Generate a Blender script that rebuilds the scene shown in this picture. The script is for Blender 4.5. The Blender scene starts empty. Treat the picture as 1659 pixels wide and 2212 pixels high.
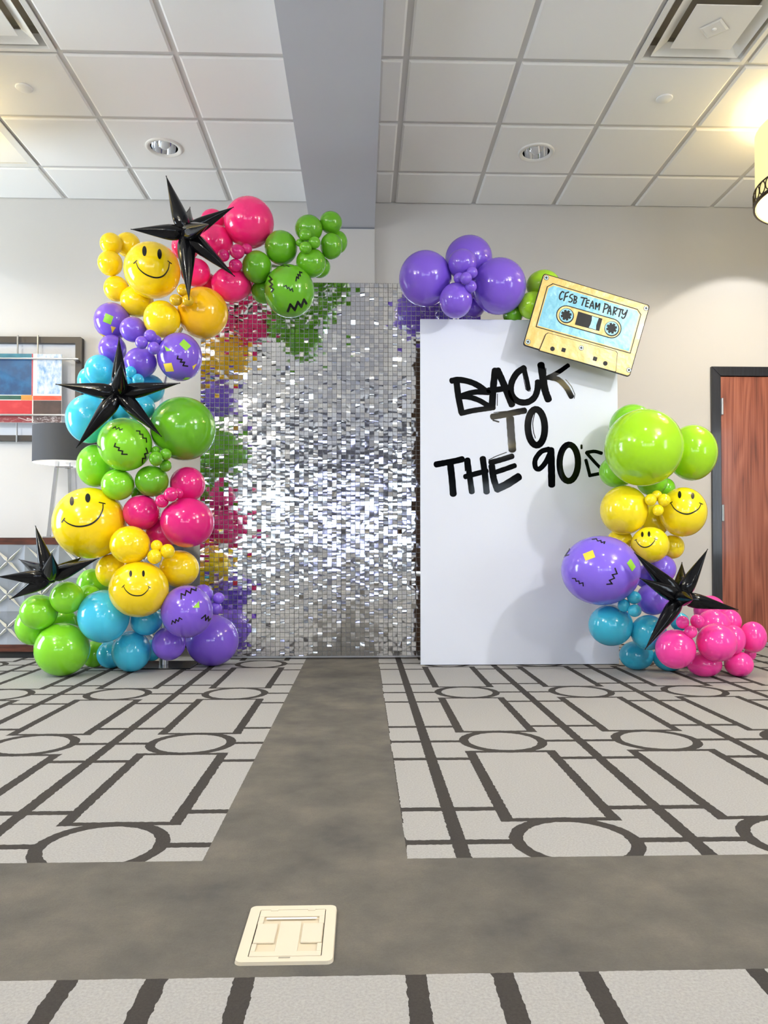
import bpy, bmesh, math, random
from mathutils import Vector, Matrix
random.seed(7)
SC = bpy.context.scene
COL = SC.collection
PI = math.pi

# ------------------------------------------------------------------ camera, light, exposure
cam_d = bpy.data.cameras.new('camera'); cam = bpy.data.objects.new('camera', cam_d); COL.objects.link(cam)
cam.location = (0, 0, 0.71)
cam.rotation_euler = (PI/2 + 0.019075, 0, -0.02886)
cam_d.lens = 1638.9/2212*36; cam_d.sensor_width = 36; cam_d.sensor_fit = 'AUTO'
cam_d.shift_y = (1156.5-1106)/2212
cam_d.clip_start = 0.05
SC.camera = cam
SC.view_settings.view_transform = 'Standard'; SC.view_settings.look = 'None'
SC.view_settings.gamma = 1; SC.view_settings.use_curve_mapping = False
SC.view_settings.exposure = 0.46
SC.cycles.sample_clamp_indirect = 6
w = bpy.data.worlds.new('world'); SC.world = w; w.use_nodes = True
w.node_tree.nodes['Background'].inputs[0].default_value = (.75, .85, 1, 1)
w.node_tree.nodes['Background'].inputs[1].default_value = 0.3

def lamp(kind, name, loc, energy, color, size=.1, rot=(0,0,0), sx=None, sy=None, spot=None, blend=.5):
    d = bpy.data.lights.new(name, kind); o = bpy.data.objects.new(name, d); COL.objects.link(o)
    o.location = loc; o.rotation_euler = rot; d.energy = energy; d.color = color
    if kind == 'AREA':
        d.shape = 'RECTANGLE'; d.size = sx; d.size_y = sy
    else: d.shadow_soft_size = size
    if kind == 'SPOT': d.spot_size = spot; d.spot_blend = blend
    return o
COOL = (.86, .93, 1); WARM = (1, .83, .55); NEUT = (.92, .95, 1)
# daylight comes through the glowing panes of the windows (left, right and rear walls, built below; middle rear pane is an added blue glow)
LEFT_ES, RIGHT_ES, REAR_ES = 12.5, 5.0, 4.6
# bulbs and added uplights of the pendant lamps (two in the front row, others further back in the hall, their shades cut the light off sideways)
for px in (-2.73, 2.73):
    lamp('POINT', 'pendant_bulb_light', (px, 4.3, 2.82), 13 if px > 0 else 6, WARM, .05)
    lamp('POINT', 'added_ceiling_uplight', (px, 4.3, 3.13), 11, WARM, .04)  # extra light at the shade top, added for the warm ceiling glow
    lamp('SPOT', 'wall_washer_downlight', (px*1.05, 5.1, 3.315), 27 if px > 0 else 5, (1, .96, .90) if px > 0 else (.86, .93, 1), .03, spot=1.72, blend=.10)
    for py in (1.9, .1, -5.5):
        lamp('POINT', 'pendant_bulb_light', (px, py, 2.785), (100 if px > 0 else 75) if py > 1 else 48, NEUT, .05)
        lamp('POINT', 'added_ceiling_uplight', (px, py, 3.12), 9, NEUT, .04)  # added beside the bulb to brighten the hall ceiling
for sx in (-4, -1.5, 1.5, 4):
    lamp('SPOT', 'ceiling_spot_light', (sx, -4.6, 3.3), 55, NEUT, .05, spot=2.0)
for sx in (-1.29, 1.145):
    for sy in (2.3, .2):
        lamp('SPOT', 'downlight_beam', (sx, sy, 3.315), 30, NEUT, .07, spot=2.1, blend=.6)

# ------------------------------------------------------------------ materials
def lin(c):
    if isinstance(c, str):
        c = [int(c[i:i+2], 16)/255 for i in (0, 2, 4)]
        c = [x/12.92 if x <= .04045 else ((x+.055)/1.055)**2.4 for x in c]
    return (c[0], c[1], c[2], 1)
def mat(name, col, rough=.5, metal=0, spec=.5, coat=0, bump=None, emis=None, es=0, sss=0):
    m = bpy.data.materials.new(name); m.use_nodes = True; nt = m.node_tree; b = nt.nodes['Principled BSDF']
    b.inputs['Base Color'].default_value = lin(col); b.inputs['Roughness'].default_value = rough
    b.inputs['Metallic'].default_value = metal; b.inputs['Specular IOR Level'].default_value = spec
    b.inputs['Coat Weight'].default_value = coat; b.inputs['Coat Roughness'].default_value = .08
    if emis: b.inputs['Emission Color'].default_value = lin(emis); b.inputs['Emission Strength'].default_value = es
    if sss:
        b.inputs['Subsurface Weight'].default_value = sss; b.inputs['Subsurface Scale'].default_value = .03
    if bump:
        scale, strength, dist = bump
        tc = nt.nodes.new('ShaderNodeTexCoord'); n = nt.nodes.new('ShaderNodeTexNoise'); bu = nt.nodes.new('ShaderNodeBump')
        n.inputs['Scale'].default_value = scale; n.inputs['Detail'].default_value = 3
        bu.inputs['Strength'].default_value = strength; bu.inputs['Distance'].default_value = dist
        nt.links.new(tc.outputs['Object'], n.inputs['Vector']); nt.links.new(n.outputs[0], bu.inputs['Height'])
        nt.links.new(bu.outputs[0], b.inputs['Normal'])
    return m

class X:
    """tiny node-math expression builder"""
    nt = None
    def __init__(s, v): s.v = v
    @staticmethod
    def op(o, *a):
        n = X.nt.nodes.new('ShaderNodeMath'); n.operation = o
        for i, q in enumerate(a):
            q = q.v if isinstance(q, X) else q
            if isinstance(q, (int, float)): n.inputs[i].default_value = q
            else: X.nt.links.new(q, n.inputs[i])
        return X(n.outputs[0])
    def __add__(s, o): return X.op('ADD', s, o)
    def __sub__(s, o): return X.op('SUBTRACT', s, o)
    def __mul__(s, o): return X.op('MULTIPLY', s, o)
    def __truediv__(s, o): return X.op('DIVIDE', s, o)
    def abs(s): return X.op('ABSOLUTE', s)
    def lt(s, o): return X.op('LESS_THAN', s, o)
    def gt(s, o): return X.op('GREATER_THAN', s, o)
    def mx(s, o): return X.op('MAXIMUM', s, o)
    def mn(s, o): return X.op('MINIMUM', s, o)

def noise(nt, vec, scale, detail=3, rough=.5):
    n = nt.nodes.new('ShaderNodeTexNoise'); n.inputs['Scale'].default_value = scale
    n.inputs['Detail'].default_value = detail; n.inputs['Roughness'].default_value = rough
    nt.links.new(vec, n.inputs['Vector']); return n.outputs[0]
def mixc(nt, f, a, b):
    n = nt.nodes.new('ShaderNodeMix'); n.data_type = 'RGBA'
    f = f.v if isinstance(f, X) else f
    if isinstance(f, (int, float)): n.inputs[0].default_value = f
    else: nt.links.new(f, n.inputs[0])
    for i, q in ((6, a), (7, b)):
        if isinstance(q, (tuple, str)): n.inputs[i].default_value = lin(q) if len(q) != 4 else q
        else: nt.links.new(q, n.inputs[i])
    return n.outputs[2]
def ramp(nt, f, stops):
    r = nt.nodes.new('ShaderNodeValToRGB'); nt.links.new(f.v if isinstance(f, X) else f, r.inputs[0])
    el = r.color_ramp.elements
    while len(el) < len(stops): el.new(.5)
    for e, (p, c) in zip(el, stops): e.position = p; e.color = lin(c)
    return r.outputs[0]

def carpet_material():
    m = mat('patterned_carpet', 'AAA5A0', .95, spec=.1); nt = m.node_tree; X.nt = nt; b = nt.nodes['Principled BSDF']
    tc = nt.nodes.new('ShaderNodeTexCoord'); sp = nt.nodes.new('ShaderNodeSeparateXYZ'); nt.links.new(tc.outputs['Object'], sp.inputs[0])
    wob = X(noise(nt, tc.outputs['Object'], 55, 2)); wob2 = X(noise(nt, tc.outputs['Object'], 62, 2))
    x0 = X(sp.outputs[0]); y0 = X(sp.outputs[1])
    x = x0 + (wob-.5)*.009; y = y0 + (wob2-.5)*.009
    u = X.op('WRAP', x-.523, .2875, -.2875); v = X.op('WRAP', y-1.852, .4835, -.4835)
    au = u.abs(); av = v.abs()
    A = au.gt(.2875-.0185)
    Bl = (au-.142).abs().lt(.0175)*av.gt(.134)
    Re = (av-.147).abs().lt(.0125)*au.lt(.16)
    ring = (X.op('SQRT', u*u+v*v)-.1445).abs().lt(.0175)
    hc = av.lt(.015)*au.gt(.14)
    h2 = (av-.234).abs().lt(.0155)*au.gt(.142)
    dark = A.mx(Bl).mx(Re).mx(ring).mx(hc).mx(h2)
    xs = x0 + (wob-.5)*.004; ys = y0 + (wob2-.5)*.004
    strip = (xs.gt(-.364)*xs.lt(.105)*ys.gt(1.28)).mx(ys.gt(1.281)*ys.lt(1.757))
    pile = noise(nt, tc.outputs['Object'], 190, 4, .7); big = noise(nt, tc.outputs['Object'], 4.5, 8, .62)
    st = nt.nodes.new('ShaderNodeMapping'); st.inputs['Scale'].default_value = (40, 260, 1); nt.links.new(tc.outputs['Object'], st.inputs[0])
    streak = noise(nt, st.outputs[0], 1, 3)
    light = mixc(nt, pile, '767472', 'C4C1BD')
    light = mixc(nt, X(streak)*.5, light, '9F9C99')
    dk = mixc(nt, pile, '312E2D', '4B4744')
    sc1 = ramp(nt, big, [(.3, '565452'), (.5, '69655F'), (.7, '7C756C')])
    sc2 = mixc(nt, X(pile)*.55, sc1, '4A4744')
    c = mixc(nt, dark, light, dk); c = mixc(nt, strip, c, sc2)
    nt.links.new(c, b.inputs['Base Color'])
    bu = nt.nodes.new('ShaderNodeBump'); bu.inputs['Strength'].default_value = .5; bu.inputs['Distance'].default_value = .004
    nt.links.new(pile, bu.inputs['Height']); nt.links.new(bu.outputs[0], b.inputs['Normal'])
    return m

def wood_material(name, c1, c2, c3, scale=(9, 9, .55), rough=.35, coat=.15):
    m = mat(name, c1, rough, coat=coat); nt = m.node_tree; X.nt = nt; b = nt.nodes['Principled BSDF']
    tc = nt.nodes.new('ShaderNodeTexCoord'); mp = nt.nodes.new('ShaderNodeMapping'); mp.inputs['Scale'].default_value = scale
    nt.links.new(tc.outputs['Object'], mp.inputs[0])
    n = noise(nt, mp.outputs[0], 1, 2)
    rings = (X.op('FRACT', X(n)*13)-.5).abs()*2
    mp2 = nt.nodes.new('ShaderNodeMapping'); mp2.inputs['Scale'].default_value = (scale[0]*22, scale[1]*22, scale[2]*6)
    nt.links.new(tc.outputs['Object'], mp2.inputs[0]); fine = noise(nt, mp2.outputs[0], 1, 3)
    f = X(fine)*.75 + rings*.25
    c = ramp(nt, f, [(.25, c3), (.45, c1), (.7, c2)])
    nt.links.new(c, b.inputs['Base Color']); return m

M = {}
M['carpet'] = carpet_material()
M['wall'] = mat('painted_wall', 'CFCCC9', .85, spec=.2, bump=(140, .05, .002))
M['sidewall'] = mat('side_wall_paint', 'A5A29E', .85)
M['tile'] = mat('ceiling_tile_board', 'F8F6F3', .9, spec=.15, bump=(260, .08, .001))
M['grid'] = mat('ceiling_grid_metal', 'D6D3D0', .6)
M['soffit'] = mat('soffit_paint', 'C9C9CF', .85, spec=.2)
M['white'] = mat('white_enamel', 'EFECE6', .45)
M['offwhite'] = mat('cream_plastic', 'D9CDB6', .4)
M['cream2'] = mat('cream_plastic_inset', 'D3C4A8', .45)
M['black'] = mat('matt_black', '0B0B0C', .6)
M['slot'] = mat('duct_interior', 'A59C8B', .7)
M['chrome'] = mat('chrome', (.85, .86, .88), .06, 1)
M['satin'] = mat('polished_nickel', (.82, .84, .88), .2, 1)
M['steel'] = mat('brushed_steel', (.6, .6, .6), .28, 1)
M['panel'] = mat('white_painted_board', 'E0E4F0', .5, spec=.3)
M['panelback'] = mat('brown_hardboard_back', '5B4331', .7)
M['vinyl'] = mat('black_gloss_vinyl', '050608', .06, spec=.16)
M['foil'] = mat('black_foil', (.004, .004, .005), .10, 0, spec=.28, bump=(34, .16, .004))
M['sequin'] = mat('silver_sequin_foil', (.88, .89, .91), .07, 1)
M['lattice'] = mat('clear_plastic_lattice', '8C8C8E', .35)
M['deck'] = mat('black_sticker', '0A0A0B', .35)
M['stk_g'] = mat('lime_paper_sticker', '97D33A', .5)
M['stk_y'] = mat('yellow_paper_sticker', 'F7D842', .5)
BCOL = dict(yellow='FFDC12', yellow2='FBE31E', gold='FFC414', olive='D9AE12', purple='7E5AD6', purple2='8668E6', teal='46C8EC', teal2='38B2D2',
            lime='86D42C', lime2='A4DC1E', green='66AE20', magenta='E01F7C', hotpink='FF2A7E', pink='FF44A8')  # lime also serves as lime2 latex with shade put in, right garland
for k, c in BCOL.items():
    M['b_'+k] = mat(k+'_latex', c, .14, spec=.5, coat=.35)

# ------------------------------------------------------------------ mesh helpers
def obj(name, verts, faces, m, parent=None, smooth=False, loc=None):
    me = bpy.data.meshes.new(name); me.from_pydata([tuple(v) for v in verts], [], faces); me.update()
    bm = bmesh.new(); bm.from_mesh(me); bmesh.ops.recalc_face_normals(bm, faces=bm.faces); bm.to_mesh(me); bm.free()
    if smooth: me.polygons.foreach_set('use_smooth', [True]*len(me.polygons))
    if m is not None: me.materials.append(m)
    o = bpy.data.objects.new(name, me); COL.objects.link(o)
    if parent: o.parent = parent
    if loc: o.location = loc
    return o
class MB:
    def __init__(s): s.v = []; s.f = []
    def add(s, vs, fs):
        n = len(s.v); s.v += [tuple(v) for v in vs]; s.f += [tuple(i+n for i in f) for f in fs]; return s
    def box(s, x0, x1, y0, y1, z0, z1):
        return s.add([(x0,y0,z0),(x1,y0,z0),(x1,y1,z0),(x0,y1,z0),(x0,y0,z1),(x1,y0,z1),(x1,y1,z1),(x0,y1,z1)],
                     [(0,3,2,1),(4,5,6,7),(0,1,5,4),(1,2,6,5),(2,3,7,6),(3,0,4,7)])
    def prism(s, pts, y0, y1):
        """outline in x,z extruded from y0 (front) to y1"""
        n = len(pts); vs = [(p[0], y0, p[1]) for p in pts]+[(p[0], y1, p[1]) for p in pts]
        return s.add(vs, [tuple(range(n)), tuple(range(2*n-1, n-1, -1))]+[(i, (i+1) % n, n+(i+1) % n, n+i) for i in range(n)])
    def ringprism(s, outer, inner, y0, y1):
        n = len(outer)
        vs = [(p[0], y0, p[1]) for p in outer]+[(p[0], y0, p[1]) for p in inner]+[(p[0], y1, p[1]) for p in outer]+[(p[0], y1, p[1]) for p in inner]
        fs = []
        for i in range(n):
            j = (i+1) % n
            fs += [(i, j, n+j, n+i), (2*n+i, 3*n+i, 3*n+j, 2*n+j), (i, 2*n+i, 2*n+j, j), (n+i, n+j, 3*n+j, 3*n+i)]
        return s.add(vs, fs)
    def lathe(s, prof, seg=32, c=(0,0,0)):
        n = len(prof); vs = []
        for k in range(seg):
            a = 2*PI*k/seg
            vs += [(c[0]+r*math.cos(a), c[1]+r*math.sin(a), c[2]+z) for r, z in prof]
        fs = [(k*n+i, ((k+1) % seg)*n+i, ((k+1) % seg)*n+i+1, k*n+i+1) for k in range(seg) for i in range(n-1)]
        return s.add(vs, fs)
    def tube(s, a, b, r, seg=12, r2=None):
        a = Vector(a); b = Vector(b); d = (b-a).normalized(); r2 = r if r2 is None else r2
        p = d.orthogonal().normalized(); q = d.cross(p); vs = []
        for k in range(seg):
            t = 2*PI*k/seg; o = p*math.cos(t)+q*math.sin(t); vs += [a+o*r, b+o*r2]
        fs = [(2*k, 2*((k+1) % seg), 2*((k+1) % seg)+1, 2*k+1) for k in range(seg)]
        fs += [tuple(2*k for k in range(seg)), tuple(2*k+1 for k in range(seg-1, -1, -1))]
        return s.add(vs, fs)
    def path(s, pts, r, seg=8):
        for a, b in zip(pts, pts[1:]): s.tube(a, b, r, seg)
        return s
    def out(s, name, m, parent=None, smooth=False, loc=None): return obj(name, s.v, s.f, m, parent, smooth, loc)
def bevel(o, wdt, seg=2):
    md = o.modifiers.new('bevel', 'BEVEL'); md.width = wdt; md.segments = seg; md.limit_method = 'ANGLE'; return o
def tag(o, label, cat, group=None, kind=None):
    o['label'] = label; o['category'] = cat
    if group: o['group'] = group
    if kind: o['kind'] = kind
    return o
def empty(name, loc, rot=(0,0,0)):
    o = bpy.data.objects.new(name, None); COL.objects.link(o); o.location = loc; o.rotation_euler = rot; o.empty_display_size = .1; return o
def struct(o, label, cat): return tag(o, label, cat, kind='structure')
def rrect(x0, x1, z0, z1, r, n=5):
    o = []
    for cx, cz, a0 in ((x1-r, z1-r, 0), (x0+r, z1-r, 90), (x0+r, z0+r, 180), (x1-r, z0+r, 270)):
        for k in range(n+1):
            a = math.radians(a0+90*k/n); o.append((cx+r*math.cos(a), cz+r*math.sin(a)))
    return o
def circ(cx, cz, r, n=28): return [(cx+r*math.cos(2*PI*k/n), cz+r*math.sin(2*PI*k/n)) for k in range(n)]

# ------------------------------------------------------------------ room shell
YW = 5.69; ZC = 3.339; XL, XR, YB = -5.3, 5.3, -8.4
T = .6096
struct(obj('floor', [(XL,YB,0),(XR,YB,0),(XR,YW,0),(XL,YW,0)], [(0,1,2,3)], M['carpet']), 'grey carpet with dark lines, circles and plain dark bands', 'floor')
wl = MB().box(XL, -.38, YW, YW+.12, 0, ZC+.1).out('wall_back_left', M['wall']); struct(wl, 'pale back wall left of the ceiling beam, behind picture and sideboard', 'wall')
# right part of the back wall with the door opening
DX0, DX1, DZ = 2.726, 3.64, 2.033
wr = MB().box(.09, DX0, YW, YW+.12, 0, ZC+.1).box(DX1, XR, YW, YW+.12, 0, ZC+.1).box(DX0, DX1, YW, YW+.12, DZ, ZC+.1).box(DX0-.1, DX1+.1, YW+.12, YW+.2, 0, DZ+.2)
struct(wr.out('wall_back_right', M['wall']), 'pale back wall right of the beam, around the wooden door', 'wall')
struct(MB().box(-.39, .093, YW-.03, YW+.12, 0, 3.12).out('wall_back_pilaster', M['wall']), 'narrow wall strip under the ceiling beam above the sequins', 'wall')
struct(MB().box(XL-.1, XL, YB, YW, 0, .25).box(XL-.1, XL, YB, 3.4, .25, ZC).box(XL-.1, XL, 4.8, YW, .25, ZC).box(XL-.1, XL, 3.4, 4.8, 2.6, ZC).out('wall_left', M['sidewall']), 'left side wall of the hall with a tall window', 'wall')
struct(MB().box(XR, XR+.1, YB, YW, 0, ZC).out('wall_right', M['sidewall']), 'right side wall of the hall', 'wall')
struct(MB().box(XL, XR, YB-.1, YB, 0, ZC).out('wall_rear', mat('rear_wall_paint', '55545A', .9)), 'rear wall of the hall behind the viewer', 'wall')
struct(obj('trim_beam', *(lambda b: (b.v, b.f))(MB().box(-.39, .093, YB, YW, 3.135, ZC+.05)), M['soffit']), 'grey boxed ceiling beam running towards the back wall', 'beam')

def window(n, frame, pane, col, es, label):
    f = frame.out('window_%d' % n, M['white']); struct(f, label, 'window')
    pane.out('window_pane', mat('glowing_glass_%d' % n, 'FFFFFF', .1, emis=col, es=es), f)
def win_x(n, x, y0, y1, z0, z1, s, es, label):
    fb = MB(); t = .05
    for a, b in ((y0, y0+t), (y1-t, y1), ((y0+y1)/2-.02, (y0+y1)/2+.02)): fb.box(min(x, x+s*.06), max(x, x+s*.06), a, b, z0, z1)
    for a, b in ((z0, z0+t), (z1-t, z1), ((z0+z1)/2-.02, (z0+z1)/2+.02)): fb.box(min(x, x+s*.06), max(x, x+s*.06), y0+.001, y1-.001, a, b)
    window(n, fb, MB().box(x+s*.02, x+s*.03, y0, y1, z0, z1), (.72, .86, 1), es, label)
win_x(1, XL, 3.4, 4.8, .25, 2.6, 1, LEFT_ES, 'tall daylit window in the left wall')
win_x(2, XR, -.4, .8, .6, 2.5, -1, RIGHT_ES, 'daylit window in the right wall')
for i, xc in enumerate((-3.7, -2.0, -.3, 1.4, 3.1)):
    fb = MB(); z0, z1 = .55, 2.3; x0, x1 = xc-.6, xc+.6
    for a, b in ((x0, x0+.05), (x1-.05, x1), (xc-.02, xc+.02)): fb.box(a, b, YB, YB+.06, z0, z1)
    for a, b in ((z0, z0+.05), (z1-.05, z1), (1.5, 1.54)): fb.box(x0+.001, x1-.001, YB, YB+.06, a, b)
    window(3+i, fb, MB().box(x0, x1, YB+.02, YB+.03, z0, z1), (.72, .86, 1) if i != 2 else (.42, .48, 1), REAR_ES if i != 2 else REAR_ES*.5, 'glowing window in the rear wall, number %d from the left' % (i+1))  # middle pane is an added blue glow for the sequins to mirror

# ceiling: plate (grid level) plus lowered tiles in one mesh per side
def ceiling(name, xlines, skip, holes, label):
    x0, x1 = xlines[0], xlines[-1]
    ylines = [YW]; y = 5.218
    while y > YB: ylines.append(y); y -= T
    ylines.append(YB)
    cells = []; t = MB(); g = MB(); p = .016; dz = .009; bz = .011
    for i in range(len(xlines)-1):
        for j in range(len(ylines)-1):
            a, b = xlines[i], xlines[i+1]; d, c = ylines[j], ylines[j+1]
            key = (round((a+b)/2, 2), round((c+d)/2, 2))
            if any(abs(key[0]-s[0]) < .2 and abs(key[1]-s[1]) < .2 for s in skip): continue
            pa = p if i else .008; pb = p if i < len(xlines)-2 else .008; pd = p if j else .006
            A, B, Cc, D = a+pa, b-pb, c+p, d-pd
            hs = [h for h in holes if A < h[0] < B and Cc < h[1] < D]
            zt, zm, zb = ZC+.004, ZC-dz+.006, ZC-dz
            q = bz
            t.add([(A,Cc,zt),(B,Cc,zt),(B,D,zt),(A,D,zt),(A,Cc,zm),(B,Cc,zm),(B,D,zm),(A,D,zm),(A+q,Cc+q,zb),(B-q,Cc+q,zb),(B-q,D-q,zb),(A+q,D-q,zb)],
                  [(0,1,5,4),(1,2,6,5),(2,3,7,6),(3,0,4,7),(4,5,9,8),(5,6,10,9),(6,7,11,10),(7,4,8,11)] + ([] if hs else [(8,9,10,11)]))
            if hs:
                hx, hy, hr = hs[0]; vs = []; fs = []
                ang = sorted([2*PI*k/48-PI for k in range(48)]+[math.atan2(yy-hy, xx-hx) for xx in (A+q, B-q) for yy in (Cc+q, D-q)]); n = len(ang)
                for an in ang:
                    dx, dy = math.cos(an), math.sin(an)
                    tx = ((B-q-hx) if dx > 0 else (hx-A-q))/max(abs(dx), 1e-9); ty = ((D-q-hy) if dy > 0 else (hy-Cc-q))/max(abs(dy), 1e-9)
                    e = min(tx, ty); vs += [(hx+hr*dx, hy+hr*dy, zb), (hx+e*dx, hy+e*dy, zb)]
                fs = [(2*k, 2*k+1, 2*((k+1) % n)+1, 2*((k+1) % n)) for k in range(n)]
                t.add(vs, fs)
    o = t.out(name, M['tile']); struct(o, label, 'ceiling')
    # grid plate above, in strips so openings stay open
    for k, xl in enumerate(xlines):
        g.box(xl-.02 if k else xl, xl+.02 if k < len(xlines)-1 else xl, YB, YW, ZC+.004, ZC+.012)
    for k, yl in enumerate(ylines):
        g.box(x0, x1, yl-.02 if k < len(ylines)-1 else yl, yl+.02 if k else yl, ZC+.0045, ZC+.0125)
    g.out('ceiling_grid', M['grid'], o)
    MB().box(x0, x1, YB, YW, ZC+.25, ZC+.27).out('plenum_deck', M['black'], o)
LX = [-.39, -.9903, -1.5999, -2.2095, -2.8191, -3.4287, -4.0383, -4.6479, XL]
RX = [.093, .2344, .844, 1.4536, 2.0632, 2.6728, 3.2824, 3.892, 4.5016, XR]
ceiling('ceiling_left', LX[::-1], [(-1.905, 3.694), (-2.514, 4.913)], [(-1.29, 4.93, .10)], 'white square tile ceiling left of the beam')
ceiling('ceiling_right', RX, [(1.758, 3.694)], [(1.145, 4.92, .10)], 'white square tile ceiling right of the beam')

# ------------------------------------------------------------------ ceiling fittings
def downlight(x, y, label):
    t = empty('recessed_downlight', (x, y, ZC-.009)); tag(t, label, 'ceiling light', 'recessed downlights')
    MB().lathe([(.118, 0), (.118, -.006), (.112, -.010), (.102, -.010), (.099, -.006), (.090, -.006), (.088, 0), (.088, .004)], 48).out('trim_ring', M['white'], t, True)
    MB().lathe([(.088, .0), (.086, .03), (.076, .075), (.056, .115), (.035, .135), (0.001, .14)], 48).out('reflector', M['chrome'], t, True)
    b = MB().lathe([(.0, .06), (.018, .064), (.026, .08), (.022, .10), (.014, .13)], 20); b.out('lamp_bulb', M['white'], t, True)
downlight(-1.29, 4.93, 'round chrome recessed downlight in the ceiling above the black star')
downlight(1.145, 4.92, 'round chrome recessed downlight in the ceiling above the purple balloons')
def cap(x, y, label):
    o = MB().lathe([(.046, .0), (.046, -.004), (.042, -.007), (.0, -.008)], 32).out('sprinkler_cover', M['tile'], None, True, (x, y, ZC-.0095)); tag(o, label, 'sprinkler cover', 'round sprinkler covers')
cap(-1.917, 4.309, 'flat white round sprinkler cover on the left ceiling')
cap(1.752, 4.305, 'flat white round sprinkler cover on the right ceiling near the pendant')
def sqring(mb, r0, z0, r1, z1):
    o = [(-1,-1),(1,-1),(1,1),(-1,1)]
    mb.add([(a*r0, b*r0, z0) for a, b in o]+[(a*r1, b*r1, z1) for a, b in o], [(i, (i+1) % 4, 4+(i+1) % 4, 4+i) for i in range(4)])
def diffuser(x, y, label):
    t = empty('ceiling_diffuser', (x, y, ZC-.004)); tag(t, label, 'air vent', 'square ceiling air diffusers')
    f = MB(); sqring(f, .298, .0, .298, -.006); sqring(f, .298, -.006, .272, -.008); sqring(f, .272, -.008, .262, .002); sqring(f, .2618, .002, .2545, .062); f.out('flange', M['white'], t)
    h = MB(); sqring(h, .262, .002, .25, .10); h.add([(-.25,-.25,.10),(.25,-.25,.10),(.25,.25,.10),(-.25,.25,.10)], [(0,1,2,3)]); h.out('duct_throat', M['slot'], t)
    c = MB(); sqring(c, .232, -.012, .232, -.009); sqring(c, .232, -.012, .17, .022); sqring(c, .232, -.009, .17, .026); c.out('louver_cone', M['white'], t)
    p = MB(); sqring(p, .158, -.018, .158, -.014); sqring(p, .158, -.014, .11, .012); p.add([(-.158,-.158,-.018),(.158,-.158,-.018),(.158,.158,-.018),(-.158,.158,-.018)], [(0,1,2,3)])
    pl = p.out('center_plaque', M['white'], t)
    r = .075; d = MB().add([(r,0,-.021),(0,r,-.021),(-r,0,-.021),(0,-r,-.021),(r*.8,0,-.024),(0,r*.8,-.024),(-r*.8,0,-.024),(0,-r*.8,-.024)],
        [(0,1,5,4),(1,2,6,5),(2,3,7,6),(3,0,4,7),(4,5,6,7)])
    d.lathe([(.012, -.024), (.009, -.029), (.0, -.031)], 16); d.out('badge', M['white'], pl)
diffuser(1.758, 3.694, 'white square air diffuser in the right ceiling, upper right of the photo')
diffuser(-1.905, 3.694, 'white square air diffuser in the left ceiling, cut off at the upper left corner')
g = empty('return_air_grille', (-2.514, 4.913, ZC-.004)); tag(g, 'white louvered return air grille in the left ceiling at the photo edge', 'air vent')
f = MB(); sqring(f, .298, .0, .298, -.006); sqring(f, .298, -.006, .25, -.008); sqring(f, .25, -.008, .25, .03); f.out('frame', M['white'], g)
f = MB()
for k in range(24):
    yy = -.245+k*.0205
    f.add([(-.25, yy, .012), (.25, yy, .012), (.25, yy+.014, -.004), (-.25, yy+.014, -.004), (-.25, yy, .014), (.25, yy, .014), (.25, yy+.014, -.002), (-.25, yy+.014, -.002)], [(0,1,2,3),(4,5,6,7),(2,3,7,6),(0,1,5,4)])
f.out('slats', M['white'], g); MB().box(-.26, .26, -.26, .26, .05, .055).out('backing', M['slot'], g)

# ------------------------------------------------------------------ pendant lamps
M['shade'] = mat('lit_cream_linen', 'F1E4A8', .8, emis=(1, .92, .42), es=.5)
M['shadein'] = mat('lit_shade_lining', 'F6E6B0', .8, emis=(1, .88, .5), es=1.3)
M['bronze'] = mat('bronze_band', '4A3B2B', .4, .6)
M['shadehall'] = mat('lit_white_linen', 'F1EEE4', .8, emis=(1, .96, .9), es=5.5)
def pendant(x, y, label, group=None, shade='shade'):
    t = empty('pendant_lamp', (x, y, 0)); tag(t, label, 'pendant lamp', group)
    z0, z1, r = 2.76, 3.19, .40
    MB().lathe([(r, z0), (r, z1)], 72).out('lamp_shade', M[shade], t, True)
    MB().lathe([(r-.012, z0), (r-.012, z1)], 72).lathe([(r-.012, z1), (r, z1)], 72).out('shade_lining', M['shadein'], t, True)
    b = MB(); b.lathe([(r+.002, z0-.002), (r+.012, z0-.002), (r+.012, z0+.016), (r+.002, z0+.016)], 72); b.lathe([(r+.004, z0+.088), (r+.010, z0+.088), (r+.010, z0+.094), (r+.004, z0+.094)], 72)
    bd = b.out('trim_band', M['bronze'], t, True)
    n = 40; rg = MB()
    for k in range(n):
        a0 = 2*PI*k/n; pts = []
        for q in range(15):
            th = 2*PI*q/14; a = a0+.073*math.cos(th); pts.append(((r+.010)*math.cos(a), (r+.010)*math.sin(a), z0+.052+.035*math.sin(th)))
        rg.path(pts, .0035, 5)
    rg.out('oval_rings', M['bronze'], bd)
    MB().tube((0, 0, z1-.05), (0, 0, ZC-.01), .008).tube((-r+.01, 0, z1-.03), (r-.01, 0, z1-.03), .004).tube((0, -r+.01, z1-.03), (0, r-.01, z1-.03), .004).out('stem', M['bronze'], t)
    MB().lathe([(.0, 2.84), (.03, 2.86), (.045, 2.90), (.03, 2.95), (.018, 2.98), (.018, 3.14)], 20).out('lamp_bulb', mat('glowing_bulb', 'FFFFFF', .3, emis=(1, .85, .6), es=6), t, True)
pendant(2.73, 4.3, 'cream drum pendant lamp with bronze oval ring band at the right edge')
pendant(-2.73, 4.3, 'cream drum pendant lamp hanging out of view at the left')
for px in (-2.73, 2.73):
    for py in (1.9, .1, -5.5): pendant(px, py, 'cream drum pendant lamp further back in the hall, out of view', 'pendant lamps further back in the hall', 'shadehall')

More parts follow.
